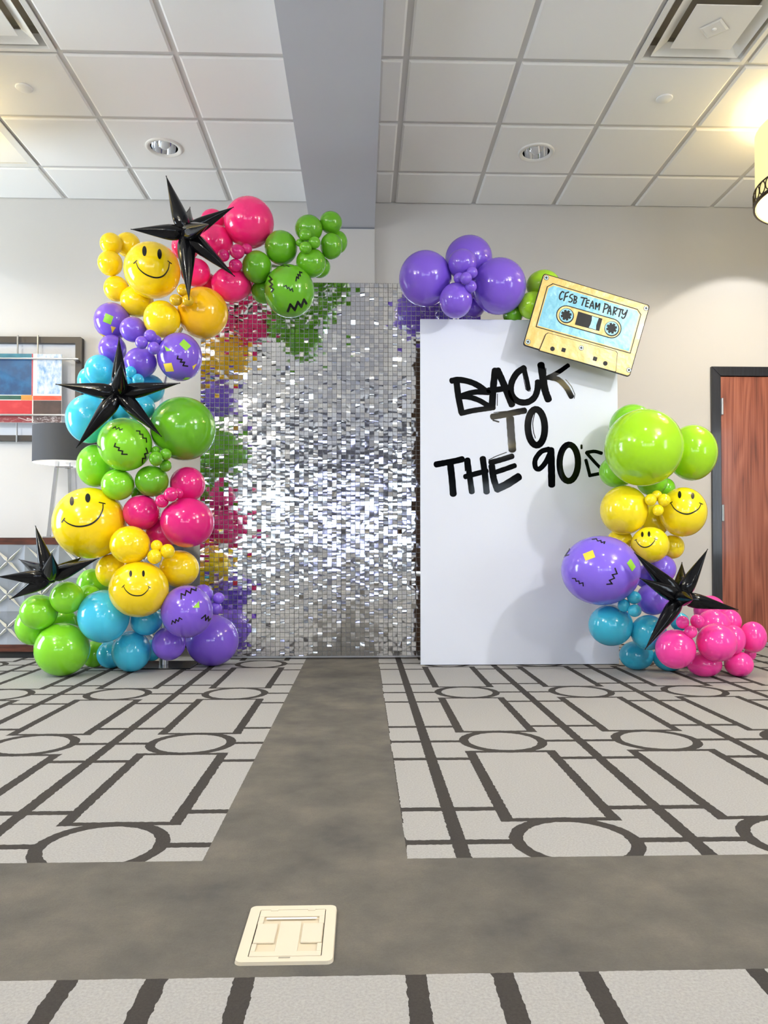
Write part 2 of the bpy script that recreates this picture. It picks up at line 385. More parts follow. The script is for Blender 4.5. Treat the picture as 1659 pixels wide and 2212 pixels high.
# ------------------------------------------------------------------ door
M['doorwood'] = wood_material('oak_veneer', '93513B', 'AA664E', '6B3627', (4, 4, .35))
M['doorframe'] = wood_material('black_stained_frame', '16161C', '22222C', '08080A', (12, 12, .8), .3, .3)
dr = MB().box(DX0+.003, DX1-.003, YW-.012, YW+.03, .008, DZ-.004).out('door_1', M['doorwood']); bevel(dr, .003); struct(dr, 'reddish brown wooden door with black frame at right', 'door')
fr = MB()
w0 = .072
fr.prism([(DX0-w0, 0), (DX0, 0), (DX0, DZ), (DX0-w0, DZ+w0)], YW-.022, YW+.11)
fr.prism([(DX1, 0), (DX1+w0, 0), (DX1+w0, DZ+w0), (DX1, DZ)], YW-.022, YW+.11)
fr.prism([(DX0, DZ), (DX1, DZ), (DX1+w0, DZ+w0), (DX0-w0, DZ+w0)], YW-.022, YW+.11)
fo = fr.out('door_frame', M['doorframe'], dr); bevel(fo, .003)
for z in (1.80, .99, .22):
    hb = MB(); hb.tube((DX0+.010, YW-.020, z-.062), (DX0+.010, YW-.020, z+.062), .009, 14); hb.box(DX0-.001, DX0+.021, YW-.0145, YW-.012, z-.06, z+.06)
    hb.out('hinge', M['steel'], dr)
hd = MB().tube((DX1-.07, YW-.012, 1.0), (DX1-.07, YW-.06, 1.0), .011).tube((DX1-.07, YW-.055, 1.0), (DX1-.19, YW-.055, 1.0), .009).out('door_handle', M['steel'], dr)

# ------------------------------------------------------------------ floor box
fb = empty('floor_outlet_box', (-.134, 1.419, 0)); tag(fb, 'cream plastic floor outlet box with hinged lid set in the dark carpet band', 'floor outlet')
def slab(pts, z0, z1):
    n = len(pts); return MB().add([(p[0], p[1], z0) for p in pts]+[(p[0], p[1], z1) for p in pts], [tuple(range(n)), tuple(range(n, 2*n))]+[(i, (i+1) % n, n+(i+1) % n, n+i) for i in range(n)])
fbm = MB(); o_, i_ = rrect(-.085, .085, -.104, .104, .012), rrect(-.064, .064, -.086, .086, .003)
n = len(o_); fbm.add([(p[0], p[1], 0) for p in o_]+[(p[0]*.985, p[1]*.985, .0055) for p in o_]+[(p[0], p[1], .0055) for p in i_]+[(p[0], p[1], .003) for p in i_],
    [(i, (i+1) % n, n+(i+1) % n, n+i) for i in range(n)]+[(n+i, n+(i+1) % n, 2*n+(i+1) % n, 2*n+i) for i in range(n)]+[(2*n+i, 2*n+(i+1) % n, 3*n+(i+1) % n, 3*n+i) for i in range(n)])
fbm.out('frame', M['offwhite'], fb)
# lid: base, two flaps, long slot ledge, handle recesses
MB().box(-.0625, .0625, -.0845, .0845, .0005, .003).out('lid_base', M['cream2'], fb)
lid = MB().box(-.0625, .0625, .058, .0845, .003, .0058).box(-.0625, -.0525, .03, .058, .003, .0058).box(.0525, .0625, .03, .058, .003, .0058)
lid.box(-.0625, .0625, -.0845, -.069, .003, .0058).box(-.0625, -.054, -.069, -.042, .003, .0058).box(.054, .0625, -.069, -.042, .003, .0058).box(-.02, .02, -.069, .042, .003, .0042)
lo = lid.out('lid', M['offwhite'], fb)
bevel(lo, .0008, 1)
for s in (-1, 1):
    bevel(MB().box(min(s*.0235, s*.0615), max(s*.0235, s*.0615), -.04, .029, .003, .0066).out('flap', M['offwhite'], fb), .001, 1)
    MB().box(s*.036-.007, s*.036+.007, .079, .0865, .0058, .0068).out('hinge_tab', M['offwhite'], fb)
MB().box(-.048, .048, .046, .052, .0058, .0063).out('hinge_ledge', M['white'], fb)
MB().box(-.010, .010, -.0915, -.0885, .0058, .0063).out('finger_notch', M['slot'], fb)

# ------------------------------------------------------------------ sideboard, lamp, picture
M['sbwood'] = wood_material('mahogany_edge', '4A2419', '5E3022', '2C130D', (.6, 8, 8), .35)
M['relief'] = mat('grey_relief_front', '9297A2', .5)
M['blade'] = mat('cream_relief_blade', 'EAE6DE', .45)
sb = empty('sideboard', (-2.3, 5.35, 0)); tag(sb, 'long low sideboard with wooden rails and grey faceted front at left', 'sideboard')
SX0, SX1 = -3.55, -1.30
MB().box(SX0+2.3, SX1+2.3, -.30, .30, .745, .79).out('top', M['sbwood'], sb)
MB().box(SX0+2.32, SX1+2.28, -.27, .29, .09, .745).out('body', M['relief'], sb)
MB().box(SX0+2.3, SX1+2.3, -.30, .30, .042, .09).out('bottom_rail', M['sbwood'], sb)
MB().box(SX0+2.3, SX1+2.3, -.285, .285, 0, .042).out('plinth', M['black'], sb)
rel = MB(); bl = MB(); px, pz = .222, .2185
yf = -.272
i0 = -5; cx0 = -2.327+2.3
for i in range(-5, 6):
    cx = cx0+i*px
    if cx-px/2 < SX0+2.3-.01 or cx+px/2 > SX1+2.3+.02: continue
    for r in range(3):
        cz = .635-r*pz
        a, b, c, d = (cx-px/2, yf-.022, cz-pz/2), (cx+px/2, yf-.022, cz-pz/2), (cx+px/2, yf-.022, cz+pz/2), (cx-px/2, yf-.022, cz+pz/2)
        mid = (cx, yf-.001, cz)
        # diamond facets: edge mid points stand forward
        e = [((a[0]+b[0])/2, yf-.028, a[2]), (b[0], yf-.028, cz), (cx, yf-.028, c[2]), (a[0], yf-.028, cz)]
        rel.add([a, e[0], b, e[1], c, e[2], d, e[3], mid], [(0,1,8),(1,2,8),(2,3,8),(3,4,8),(4,5,8),(5,6,8),(6,7,8),(7,0,8)])
        for sx, sz in ((1,1),(1,-1),(-1,1),(-1,-1)):
            L = .098; p0 = Vector((cx, yf-.030, cz)); tip = Vector((cx+sx*L, yf-.024, cz+sz*L)); nrm = Vector((sx, 0, -sz)).normalized()
            k = p0.lerp(tip, .16); w1 = k+nrm*.011; w2 = k-nrm*.011; w1.y = w2.y = yf-.014; kk = Vector((k.x, yf-.034, k.z))
            bl.add([p0, w1, tip, w2, kk], [(0,1,4),(1,2,4),(2,3,4),(3,0,4)])
fp = rel.out('front_panel', M['relief'], sb); bl.out('star_blades', M['blade'], fp)

lt = empty('table_lamp', (-2.066, 5.36, .79)); tag(lt, 'table lamp with dark grey drum shade and chrome legs on the sideboard', 'table lamp')
MB().lathe([(.222, .525), (.222, .775)], 64).out('lamp_shade', mat('charcoal_fabric', '4A4B50', .85), lt, True)
MB().lathe([(.219, .525), (.219, .775)], 64).lathe([(.219, .525), (.222, .525)], 64).lathe([(.21, .535), (.0, .535)], 64).out('shade_lining', mat('white_lining', 'F4F4F2', .7, emis=(1, .97, .92), es=.45), lt, True)
for lx, ly, bx, by in ((-.052, -.03, -.10, -.05), (.055, -.03, .10, -.05), (0, .05, 0, .10)):
    lg = MB().tube((lx, ly, .54), (bx, by, .012), .016, 4); lg.out('leg', M['satin'], lt)
    MB().box(bx-.035, bx+.035, by-.02, by+.02, 0, .012).out('foot', M['chrome'], lt)
MB().box(-.06, .06, -.045, .06, .49, .50).tube((0, 0, .49), (0, 0, .56), .015).out('socket_plate', M['chrome'], lt)

pf = empty('framed_picture', (-2.75, YW, 0)); tag(pf, 'framed abstract colour block print held by metal rods on left wall', 'picture')
ox = 2.75
fm = MB().ringprism(rrect(-3.43+ox, -2.071+ox, 1.512, 2.283, .012), rrect(-3.38+ox, -2.118+ox, 1.553, 2.237, .004), -.05, -.003)
fmo = fm.out('frame', mat('dark_bronze_frame', '3A322C', .45), pf)
MB().box(-3.38+ox, -2.118+ox, -.008, -.004, 1.553, 2.237).out('backing_board', mat('pale_backing', 'D8D9DE', .6), pf)
def paint(name, c1, c2, sc, x0, x1, z0, z1, par, th=.5, str_=(1, 1, 1), dy=0):
    m = mat(name, c1, .5, coat=.2); nt = m.node_tree; X.nt = nt
    tc = nt.nodes.new('ShaderNodeTexCoord'); mp = nt.nodes.new('ShaderNodeMapping'); mp.inputs['Scale'].default_value = str_; nt.links.new(tc.outputs['Object'], mp.inputs[0])
    n = noise(nt, mp.outputs[0], sc, 6, .65); c = ramp(nt, n, [(th-.12, c1), (th+.12, c2)]); nt.links.new(c, nt.nodes['Principled BSDF'].inputs['Base Color'])
    return MB().box(x0+ox, x1+ox, -.0945-dy, -.0925, z0, z1).out(name, m, par)
ar = MB().box(-3.25+ox, -2.198+ox, -.0925, -.088, 1.638, 2.144).out('print_sheet', mat('print_paper', 'EFEDEA', .5, coat=.2), pf)
paint('teal_block', '1D6C86', '2C8BA0', 14, -3.25, -2.417, 2.108, 2.144, ar)
paint('blue_block', '0E4A7C', '1C6FA6', 12, -3.25, -2.417, 1.843, 2.104, ar, .55)
paint('red_line', 'C21F45', 'D33A58', 8, -2.415, -2.408, 1.835, 2.144, ar)
paint('green_block', '1B4B3E', '22604C', 10, -3.25, -2.491, 1.808, 1.836, ar)
paint('orange_block', 'F08A2E', 'F39A3C', 10, -2.490, -2.411, 1.803, 1.840, ar)
paint('red_block', 'CC1F2C', 'E04A4A', 14, -3.25, -2.412, 1.698, 1.801, ar, .62)
paint('crimson_block', '8E1B28', 'D9B8B0', 34, -3.25, -2.412, 1.640, 1.688, ar, .66, (1, 1, 2.5))
paint('sky_block', 'EEF3F7', '6FA5D8', 11, -2.375, -2.200, 1.85, 2.142, ar, .52, (2, 1, 1))
paint('scarlet_block', 'EE4E2C', 'F0603C', 10, -2.404, -2.200, 1.804, 1.836, ar)
paint('brown_block', '3E2C27', '5A4038', 16, -2.402, -2.200, 1.698, 1.801, ar)
paint('scratched_block', '5C4340', 'E8DEDC', 60, -2.402, -2.200, 1.640, 1.688, ar, .60, (1, 1, 1.6))
sk = MB()
for a, b in (((-2.51, 1.676), (-2.45, 1.657)), ((-2.45, 1.657), (-2.395, 1.656)), ((-2.447, 1.672), (-2.395, 1.656)), ((-2.447, 1.672), (-2.442, 1.662))):
    d = Vector((b[0]-a[0], 0, b[1]-a[1])).normalized(); nn = Vector((-d.z, 0, d.x))*.0018
    sk.add([(a[0]+ox+nn.x, -.0955, a[1]+nn.z), (b[0]+ox+nn.x, -.0955, b[1]+nn.z), (b[0]+ox-nn.x, -.0955, b[1]-nn.z), (a[0]+ox-nn.x, -.0955, a[1]-nn.z)], [(0,1,2,3)])
sk.out('white_scratches', M['white'], ar)
gl = bpy.data.materials.new('thin_glass'); gl.use_nodes = True; nt = gl.node_tree; nt.nodes.clear()
go = nt.nodes.new('ShaderNodeOutputMaterial'); gm = nt.nodes.new('ShaderNodeMixShader'); ga = nt.nodes.new('ShaderNodeBsdfTransparent'); gb = nt.nodes.new('ShaderNodeBsdfGlossy')
gm.inputs[0].default_value = .07; gb.inputs['Roughness'].default_value = .02
nt.links.new(ga.outputs[0], gm.inputs[1]); nt.links.new(gb.outputs[0], gm.inputs[2]); nt.links.new(gm.outputs[0], go.inputs[0])
MB().box(-3.32+ox, -2.13+ox, -.100, -.098, 1.60, 2.18).out('glass_sheet', gl, pf)
for x in (-2.526, -2.380): MB().tube((x+ox, -.078, 1.498), (x+ox, -.078, 2.285), .006).out('rod', M['steel'], pf)
for z in (2.104, 1.692): MB().tube((-3.44+ox, -.112, z), (-2.071+ox, -.112, z), .007).out('rod', M['steel'], pf)
MB().box(-3.44+ox, -3.40+ox, -.11, -.02, 2.095, 2.113).box(-2.11+ox, -2.09+ox, -.11, -.02, 2.095, 2.113).box(-2.11+ox, -2.09+ox, -.11, -.02, 1.683, 1.701).out('standoff', M['steel'], pf)

# ------------------------------------------------------------------ sequin wall
sw = empty('shimmer_wall', (-.14, 4.95, 0)); tag(sw, 'tall silver square sequin backdrop wall standing in the middle', 'sequin wall')
PX, NPX, NPZ, NS = .3048, 6, 8, 10
SWX0 = -1.05; SWZ0 = .022; pit = PX/NS
colt = [random.gauss(0, 1.0) for _ in range(NPX*NS)]
for i in range(NPX):
    for k in range(NPZ):
        la = MB(); x0 = SWX0+i*PX+.14; z0 = SWZ0+k*PX
        for q in range(NS+1):
            wv = .0011 if q not in (0, NS) else .0016
            la.box(x0+q*pit-wv, x0+q*pit+wv, .0, .004, z0, z0+PX); la.box(x0+.0005, x0+PX-.0005, .0005, .0035, z0+q*pit-wv, z0+q*pit+wv)
        sq = MB()
        for a in range(NS):
            for b in range(NS):
                cx = x0+(a+.5)*pit; zt = z0+(b+1)*pit-.0015
                s = pit*.455; hgt = pit*.925
                big = random.random() < .17
                tx = math.radians(random.gauss(0, 5.5 if big else 1.05)+colt[i*NS+a]*.35-.2); ty = math.radians(random.gauss(0, 4.5 if big else .9))
                bend = random.gauss(0, .0010 if big else .0003); tw = random.gauss(0, .0005)
                la.box(cx-.0012, cx+.0012, -.006, .0, zt-.0034, zt-.001)
                vs = []
                for r in range(4):
                    for c in range(3):
                        v = r/3; u = c-1
                        dx = u*s; dz = -v*hgt
                        dy = -.003 + math.sin(ty)*dx + math.sin(tx)*dz - bend*4*v*(1-v) + tw*u*v
                        vs.append((cx+dx, dy, zt+dz))
                sq.add(vs, [(r*3+c, r*3+c+1, r*3+c+4, r*3+c+3) for r in range(3) for c in range(2)])
                # hanging ring above
        lo = la.out('sequin_panel', M['lattice'], sw)
        so = sq.out('sequins', M['sequin'], lo, True); so['kind'] = 'stuff'
MB().box(SWX0+.14, SWX0+.14+NPX*PX, .006, .028, SWZ0+NPZ*PX-.03, SWZ0+NPZ*PX).box(SWX0+.14, SWX0+.17, .006, .028, .01, SWZ0+NPZ*PX).box(SWX0+.11+NPX*PX, SWX0+.14+NPX*PX, .006, .028, .01, SWZ0+NPZ*PX).box(SWX0+.14, SWX0+.14+NPX*PX, .006, .028, .01, .03).out('frame', M['steel'], sw)
ff = MB()
for fx in (SWX0+.2, SWX0+.1+NPX*PX): ff.box(fx-.02, fx+.02, -.05, .32, 0, .01)
ff.out('foot_plates', M['steel'], sw)

# ------------------------------------------------------------------ white panel and lettering
YP = 4.66
pn = empty('backdrop_panel', (.975, YP, 0)); tag(pn, 'white upright board with black BACK TO THE 90\'s lettering beside the sequin wall', 'backdrop board')
fb_ = MB().box(.359-.975, 1.589-.975, 0, .018, .004, 2.139).out('face_board', M['panel'], pn); bevel(fb_, .002)
MB().box(.363-.975, 1.585-.975, .018, .045, .006, 2.136).out('back_frame', M['panelback'], pn)
MB().box(.50-.975, .53-.975, .045, .45, 0, .03).box(1.42-.975, 1.45-.975, .045, .45, 0, .03).out('rear_feet', M['panelback'], pn)
def smooth_path(pts, step=6):
    if len(pts) < 3: return [Vector(p) for p in pts]
    P = [Vector(pts[0])*2-Vector(pts[1])]+[Vector(p) for p in pts]+[Vector(pts[-1])*2-Vector(pts[-2])]; o = []
    for i in range(1, len(P)-2):
        for q in range(step):
            t = q/step; a, b, c, d = P[i-1], P[i], P[i+1], P[i+2]
            o.append(.5*((2*b)+(c-a)*t+(2*a-5*b+4*c-d)*t*t+(3*b-a-3*c+d)*t*t*t))
    return o+[P[-2]]
def stroke_outline(pts, wd, rough=0):
    """rounded ribbon in 2D as list of polygons (quads + end discs)"""
    polys = []; L = []; R = []; n = len(pts)
    closed = (pts[0]-pts[-1]).length < wd*.2 and n > 6
    for i, p in enumerate(pts):
        if closed: d = pts[(i+1) % (n-1)]-pts[i-1 if i else n-2]
        else: d = pts[min(i+1, n-1)]-pts[max(i-1, 0)]
        d.normalize(); nn = Vector((-d.y, d.x)); h = wd/2*(1+rough*random.uniform(-1, 1)); L.append(p+nn*h); R.append(p-nn*h)
    if closed: L[-1] = L[0]; R[-1] = R[0]
    for i in range(n-1): polys.append([L[i], L[i+1], R[i+1], R[i]])
    if not closed:
        for e, s in ((0, -1), (n-1, 1)):
            d = (pts[1]-pts[0] if e == 0 else pts[-1]-pts[-2]).normalized()*s; nn = Vector((-d.y, d.x)); h = wd/2
            polys.append([pts[e]+nn*h*math.cos(a)+d*h*.75*math.sin(a) for a in [PI*k/8 for k in range(9)]])
    return polys

# ------------------------------------------------------------------ balloon garlands
BALLOONS = [
 ('A1',(-1.499,4.542,2.536),0.065,0.065,'yellow',0,'upper left of the three small yellow balloons rimming the left garland, beside the wall'),
 ('A2',(-1.427,4.635,2.569),0.075,0.074,'yellow',0,"yellow balloon peeking over the top smiley face just under the star's left spike"),
 ('A3',(-1.499,4.527,2.414),0.072,0.073,'yellow',0,'middle of three yellow balloons stacked along the outer edge beside the top smiley'),
 ('A4',(-1.470,4.557,2.272),0.075,0.075,'yellow',0,'lowest of three yellow balloons along the outer edge, directly above the purple confetti balloon'),
 ('A5',(-1.215,4.400,2.328),0.159,0.159,'yellow',0,'large yellow balloon with upright smiley face below the top black star'),
 ('A6',(-1.342,4.536,2.191),0.097,0.092,'yellow',0,'plain yellow balloon tucked beneath the top smiley balloon'),
 ('A7',(-1.142,4.340,2.025),0.103,0.104,'yellow',0,'plain round yellow balloon in front of the big golden balloon and above purple ones'),
 ('A8',(-0.932,4.440,2.095),0.147,0.148,'gold',0,'large golden orange yellow balloon at right of the yellow cluster, touching the sequin wall'),
 ('a1',(-1.003,4.260,2.166),0.035,0.035,'olive',0,"topmost of three tiny mustard balloons under the top star's downward spike"),
 ('a2',(-0.973,4.240,2.102),0.033,0.032,'olive',0,"rightmost of three tiny mustard balloons at the tip of the star's downward spike"),
 ('a3',(-1.042,4.250,2.107),0.035,0.032,'olive',0,'leftmost of three tiny mustard balloons between smiley and golden balloon'),
 ('P1',(-1.481,4.520,2.066),0.106,0.108,'purple',0,"purple balloon with green square and yellow triangle stickers at the garland's outer edge"),
 ('P2',(-1.310,4.360,1.971),0.075,0.072,'purple',0,'plain purple balloon above the four tiny purple ones, left of plain yellow balloon'),
 ('P3',(-1.457,4.450,1.882),0.079,0.081,'purple',0,'plain purple balloon behind the upright tip of the middle black star'),
 ('P4',(-1.262,4.345,1.778),0.090,0.085,'purple',0,'plain oval purple balloon directly below the tiny purple cluster'),
 ('P5',(-1.041,4.340,1.810),0.126,0.136,'purple',0,'large purple balloon with green and yellow squares and one black zigzag'),
 ('p1',(-1.170,4.204,1.891),0.034,0.035,'purple',0,'topmost tiny purple balloon of the cluster between two purple balloons'),
 ('p2',(-1.212,4.186,1.849),0.034,0.035,'purple',0,'leftmost tiny purple balloon of the cluster of four'),
 ('p3',(-1.146,4.190,1.820),0.034,0.035,'purple',0,'lowest tiny purple balloon of the cluster of four'),
 ('p4',(-1.159,4.280,1.889),0.030,0.030,'purple',0,'tiny purple balloon half hidden at the back of the cluster of four'),
 ('T1',(-1.502,4.375,1.736),0.085,0.091,'teal',0,"teal balloon left of the middle star's upright spike"),
 ('T1b',(-1.596,4.486,1.699),0.073,0.085,'teal',0,"teal balloon mostly hidden at the outer edge above the star's left spike"),
 ('T3',(-1.244,4.480,1.656),0.081,0.083,'teal',0,"teal balloon behind the middle star's right spike, below the large confetti balloon"),
 ('T4',(-1.571,4.398,1.463),0.129,0.140,'teal',0,'large teal balloon left of the middle star, overlapping the lamp shade'),
 ('T5',(-1.279,4.400,1.532),0.084,0.079,'teal',0,"teal balloon between middle star's right spikes, above the zigzag lime balloon"),
 ('T6',(-1.432,4.499,1.525),0.070,0.073,'teal',0,'teal balloon hidden behind the hub of the middle black star'),
 ('t1',(-1.297,4.274,1.707),0.031,0.032,'teal',0,"topmost tiny teal balloon beside the middle star's upright spike"),
 ('t2',(-1.257,4.279,1.665),0.032,0.033,'teal',0,"rightmost tiny teal balloon above the middle star's right spike"),
 ('t3',(-1.321,4.310,1.661),0.027,0.028,'teal',0,"tiny teal balloon pressed against the middle star's front cone"),
 ('G1',(-1.028,4.380,1.406),0.185,0.183,'green',0,'biggest green balloon, right side of left garland beside the sequin wall'),
 ('G2',(-1.325,4.270,1.299),0.147,0.149,'lime',0,'large lime balloon with five black zigzag stickers below the middle star'),
 ('G3',(-1.554,4.460,1.200),0.106,0.124,'lime',0,"lime balloon at left beside the table lamp's chrome legs"),
 ('G4',(-1.379,4.320,1.078),0.091,0.089,'lime',0,'smaller lime balloon above the large tilted smiley face'),
 ('G5',(-1.194,4.340,1.101),0.093,0.090,'green',0,'medium green balloon left of the upper pink balloon'),
 ('G6',(-1.313,4.480,1.040),0.041,0.043,'green',0,'small green balloon almost hidden between two green balloons above the left pink one'),
 ('g1',(-1.135,4.205,1.212),0.037,0.041,'green',0,'lowest left of the tiny green balloons beside the biggest green balloon'),
 ('g2',(-1.091,4.241,1.241),0.032,0.033,'green',0,'topmost right tiny green balloon touching the biggest green balloon'),
 ('g3',(-1.104,4.290,1.183),0.033,0.034,'green',0,'lowest tiny green balloon above the upper pink balloon'),
 ('g4',(-1.158,4.280,1.265),0.025,0.026,'green',0,'smallest green balloon beside the zigzag lime balloon'),
 ('K1',(-1.011,4.420,1.090),0.101,0.102,'magenta',0,'upper pink balloon below the biggest green balloon'),
 ('K2',(-1.256,4.360,0.923),0.103,0.100,'magenta',0,'left pink balloon between green balloons and yellow smiley'),
 ('K3',(-0.993,4.340,0.865),0.150,0.142,'magenta',0,"largest pink balloon at the garland's right edge beside the sequins"),
 ('K4',(-1.177,4.480,0.807),0.094,0.098,'magenta',0,'pink balloon mostly hidden between two pink ones above tiny yellow balloons'),
 ('k1',(-1.111,4.244,0.981),0.036,0.037,'magenta',0,'lower left tiny pink balloon of three, above the left pink balloon'),
 ('k2',(-1.057,4.225,1.017),0.038,0.040,'magenta',0,'middle tiny pink balloon of three below the green ones'),
 ('k3',(-1.027,4.275,1.026),0.025,0.029,'magenta',0,'right tiny pink balloon of three in front of the upper pink one'),
 ('S1',(-1.552,4.370,0.862),0.202,0.203,'yellow',0,'largest yellow smiley balloon, face tilted, left of the pink cluster'),
 ('S2',(-1.284,4.240,0.738),0.109,0.105,'yellow',0,'plain yellow balloon overlapping the largest smiley at lower right'),
 ('S3',(-1.446,4.440,0.589),0.093,0.099,'yellow',0,'plain yellow balloon behind the lower smiley on its left'),
 ('S4',(-1.057,4.420,0.601),0.114,0.107,'yellow',0,'plain yellow balloon to the right of lower smiley beside sequins'),
 ('S5',(-1.234,4.241,0.492),0.161,0.155,'yellow',0,'yellow smiley balloon in the lower left garland above teal balloons'),
 ('s1',(-1.133,4.223,0.732),0.032,0.033,'yellow',0,'topmost tiny yellow balloon below the largest pink balloon'),
 ('s2',(-1.073,4.220,0.702),0.039,0.041,'yellow',0,'rightmost tiny yellow balloon of three below the pink cluster'),
 ('s3',(-1.138,4.198,0.673),0.039,0.041,'yellow',0,'lowest tiny yellow balloon of three above the lower smiley'),
 ('V1',(-0.979,4.280,0.365),0.143,0.147,'purple',0,'purple balloon with three zigzags and green triangle in lower left garland'),
 ('V1b',(-0.925,4.440,0.446),0.060,0.064,'purple',0,'purple balloon peeking out behind the lower zigzag purple balloon'),
 ('v1',(-0.828,4.415,0.431),0.033,0.033,'purple',0,"upper tiny purple balloon near the sequin wall's lower left"),
 ('v2',(-0.847,4.424,0.372),0.037,0.037,'purple',0,"lower tiny purple balloon near the sequin wall's lower left"),
 ('V2',(-1.114,4.420,0.170),0.095,0.097,'purple',0,'plain purple balloon above the silver pole socket of the stand'),
 ('V3',(-0.915,4.682,0.157),0.160,0.157,'purple',0,'large plain purple balloon resting on carpet at the foot of sequin wall'),
 ('B1',(-1.448,4.305,0.338),0.140,0.148,'teal',0,'largest teal balloon of the lower left garland beside the lower smiley'),
 ('B2',(-1.343,4.474,0.119),0.111,0.119,'teal',0,'teal balloon resting on carpet in front of the black base plate'),
 ('B3',(-1.508,4.612,0.082),0.081,0.082,'teal',0,'teal balloon on the carpet partly behind the lime floor balloon'),
 ('B4',(-1.252,4.450,0.305),0.092,0.091,'teal',0,'teal balloon beneath the lower smiley, left of zigzag purple balloon'),
 ('B5',(-1.261,4.604,0.107),0.058,0.063,'teal',0,'teal balloon almost hidden behind the front teal floor balloon'),
 ('L1',(-1.805,4.300,0.363),0.101,0.098,'lime',0,"lime balloon under the lower left star's left spikes"),
 ('L2',(-1.899,4.450,0.271),0.100,0.112,'lime',0,'lime balloon at the far left edge behind another lime one'),
 ('L3',(-1.643,4.280,0.444),0.090,0.091,'lime',0,"lime balloon directly below the lower left star's front cone"),
 ('L4',(-1.689,4.338,0.150),0.149,0.150,'lime',0,'largest lime balloon resting on carpet at far left'),
 ('L5',(-1.595,4.545,0.501),0.092,0.099,'lime',0,'lime balloon behind the lower smiley, right of the lower left star'),
 ('L6',(-1.571,4.419,0.432),0.072,0.077,'lime',0,'lime balloon wedged between the lime and largest teal balloons'),
 ('L7',(-1.619,4.646,0.080),0.076,0.080,'lime',0,'lime balloon on the carpet partly hidden behind the largest lime one'),
 ('L8',(-1.733,4.487,0.280),0.075,0.081,'lime',0,'lime balloon deep in the gap between three front lime balloons'),
 ('KK1',(-0.670,4.480,2.648),0.146,0.147,'hotpink',0,"largest hot pink balloon at the garland's top near the ceiling beam"),
 ('KK2',(-0.897,4.550,2.686),0.073,0.069,'hotpink',0,"hot pink balloon partly hidden behind the top star's right upper spike"),
 ('KK3',(-0.870,4.500,2.530),0.102,0.108,'hotpink',0,'hot pink balloon left of the largest one, behind the top star'),
 ('KK4',(-0.980,4.467,2.342),0.085,0.082,'hotpink',0,"hot pink balloon between the star's downward and right lower spikes"),
 ('KK5',(-0.776,4.500,2.284),0.119,0.102,'hotpink',0,'hot pink balloon resting above the golden balloon near sequins'),
 ('KK6',(-1.057,4.530,2.517),0.080,0.080,'hotpink',0,'hot pink balloon hidden behind the hub of the top black star'),
 ('KK7',(-0.943,4.592,2.323),0.066,0.064,'hotpink',0,'hot pink balloon glimpsed between the golden balloon and other pinks'),
 ('kk1',(-0.720,4.356,2.425),0.043,0.041,'magenta',0,'largest of the tiny magenta balloons below the biggest pink'),
 ('kk2',(-0.670,4.387,2.454),0.032,0.030,'magenta',0,'rightmost tiny magenta balloon beside the green balloons'),
 ('kk3',(-0.798,4.360,2.404),0.035,0.034,'magenta',0,"left tiny magenta balloon above the star's right lower spike"),
 ('kk4',(-0.732,4.380,2.356),0.039,0.035,'magenta',0,"lowest tiny magenta balloon beside the star's right lower spike tip"),
 ('kk5',(-0.859,4.400,2.421),0.026,0.025,'magenta',0,"leftmost tiny magenta balloon tucked behind the star's right lower spike"),
 ('H1',(-0.479,4.460,2.493),0.096,0.098,'green',0,'green balloon right of the largest hot pink balloon'),
 ('H2',(-0.618,4.440,2.369),0.087,0.092,'green',0,'green balloon below the tiny magenta cluster'),
 ('H3',(-0.427,4.437,2.226),0.147,0.151,'green',0,"large green balloon with five black zigzags hanging over the sequin wall's top"),
 ('H4',(-0.317,4.470,2.612),0.082,0.079,'green',0,"green balloon above the tiny green cluster at the garland's right tip"),
 ('H5',(-0.188,4.500,2.663),0.068,0.065,'green',0,"topmost green balloon at the garland's right tip"),
 ('H6',(-0.184,4.486,2.515),0.066,0.075,'green',0,'green balloon at right tip, right of the tiny green cluster'),
 ('H7',(-0.148,4.578,2.578),0.058,0.066,'green',0,'green balloon half hidden at the very right tip of the left garland'),
 ('H8',(-0.302,4.453,2.402),0.088,0.085,'green',0,'green balloon directly above and right of the hanging zigzag green one'),
 ('H9',(-0.260,4.579,2.425),0.067,0.064,'green',0,'green balloon mostly hidden behind its neighbour just above the sequin wall'),
 ('H10',(-0.590,4.552,2.264),0.077,0.074,'green',0,'green balloon behind the hanging zigzag one on its left'),
 ('h1',(-0.328,4.360,2.529),0.036,0.034,'green',0,'topmost tiny green balloon of the cluster at the right tip'),
 ('h2',(-0.278,4.372,2.490),0.036,0.034,'green',0,'rightmost tiny green balloon of the cluster at the right tip'),
 ('h3',(-0.327,4.358,2.454),0.036,0.034,'green',0,'lowest tiny green balloon of the cluster at the right tip'),
 ('h4',(-0.363,4.400,2.499),0.024,0.023,'green',0,'smallest tiny green balloon at the left of that cluster'),
 ('U1',(0.385,4.600,2.368),0.161,0.166,'purple',1,'leftmost large purple balloon above the white panel, overlapping sequins'),
 ('U2',(0.662,4.671,2.524),0.146,0.138,'purple',1,'topmost large purple balloon above the white panel'),
 ('U3',(0.600,4.500,2.426),0.086,0.084,'purple',1,'small purple balloon in front of the topmost one above the white panel'),
 ('U4',(0.836,4.591,2.322),0.165,0.169,'purple',1,'rightmost large purple balloon above the white panel beside lime ones'),
 ('U5',(0.558,4.484,2.197),0.098,0.103,'purple',1,"lowest medium purple balloon dipping over the white panel's top edge"),
 ('U6',(0.709,4.729,2.236),0.064,0.061,'purple',1,"purple balloon peeking up from behind the white panel's top edge"),
 ('u1',(0.646,4.420,2.342),0.034,0.033,'purple',1,'topmost tiny purple balloon in the bunch above the white panel'),
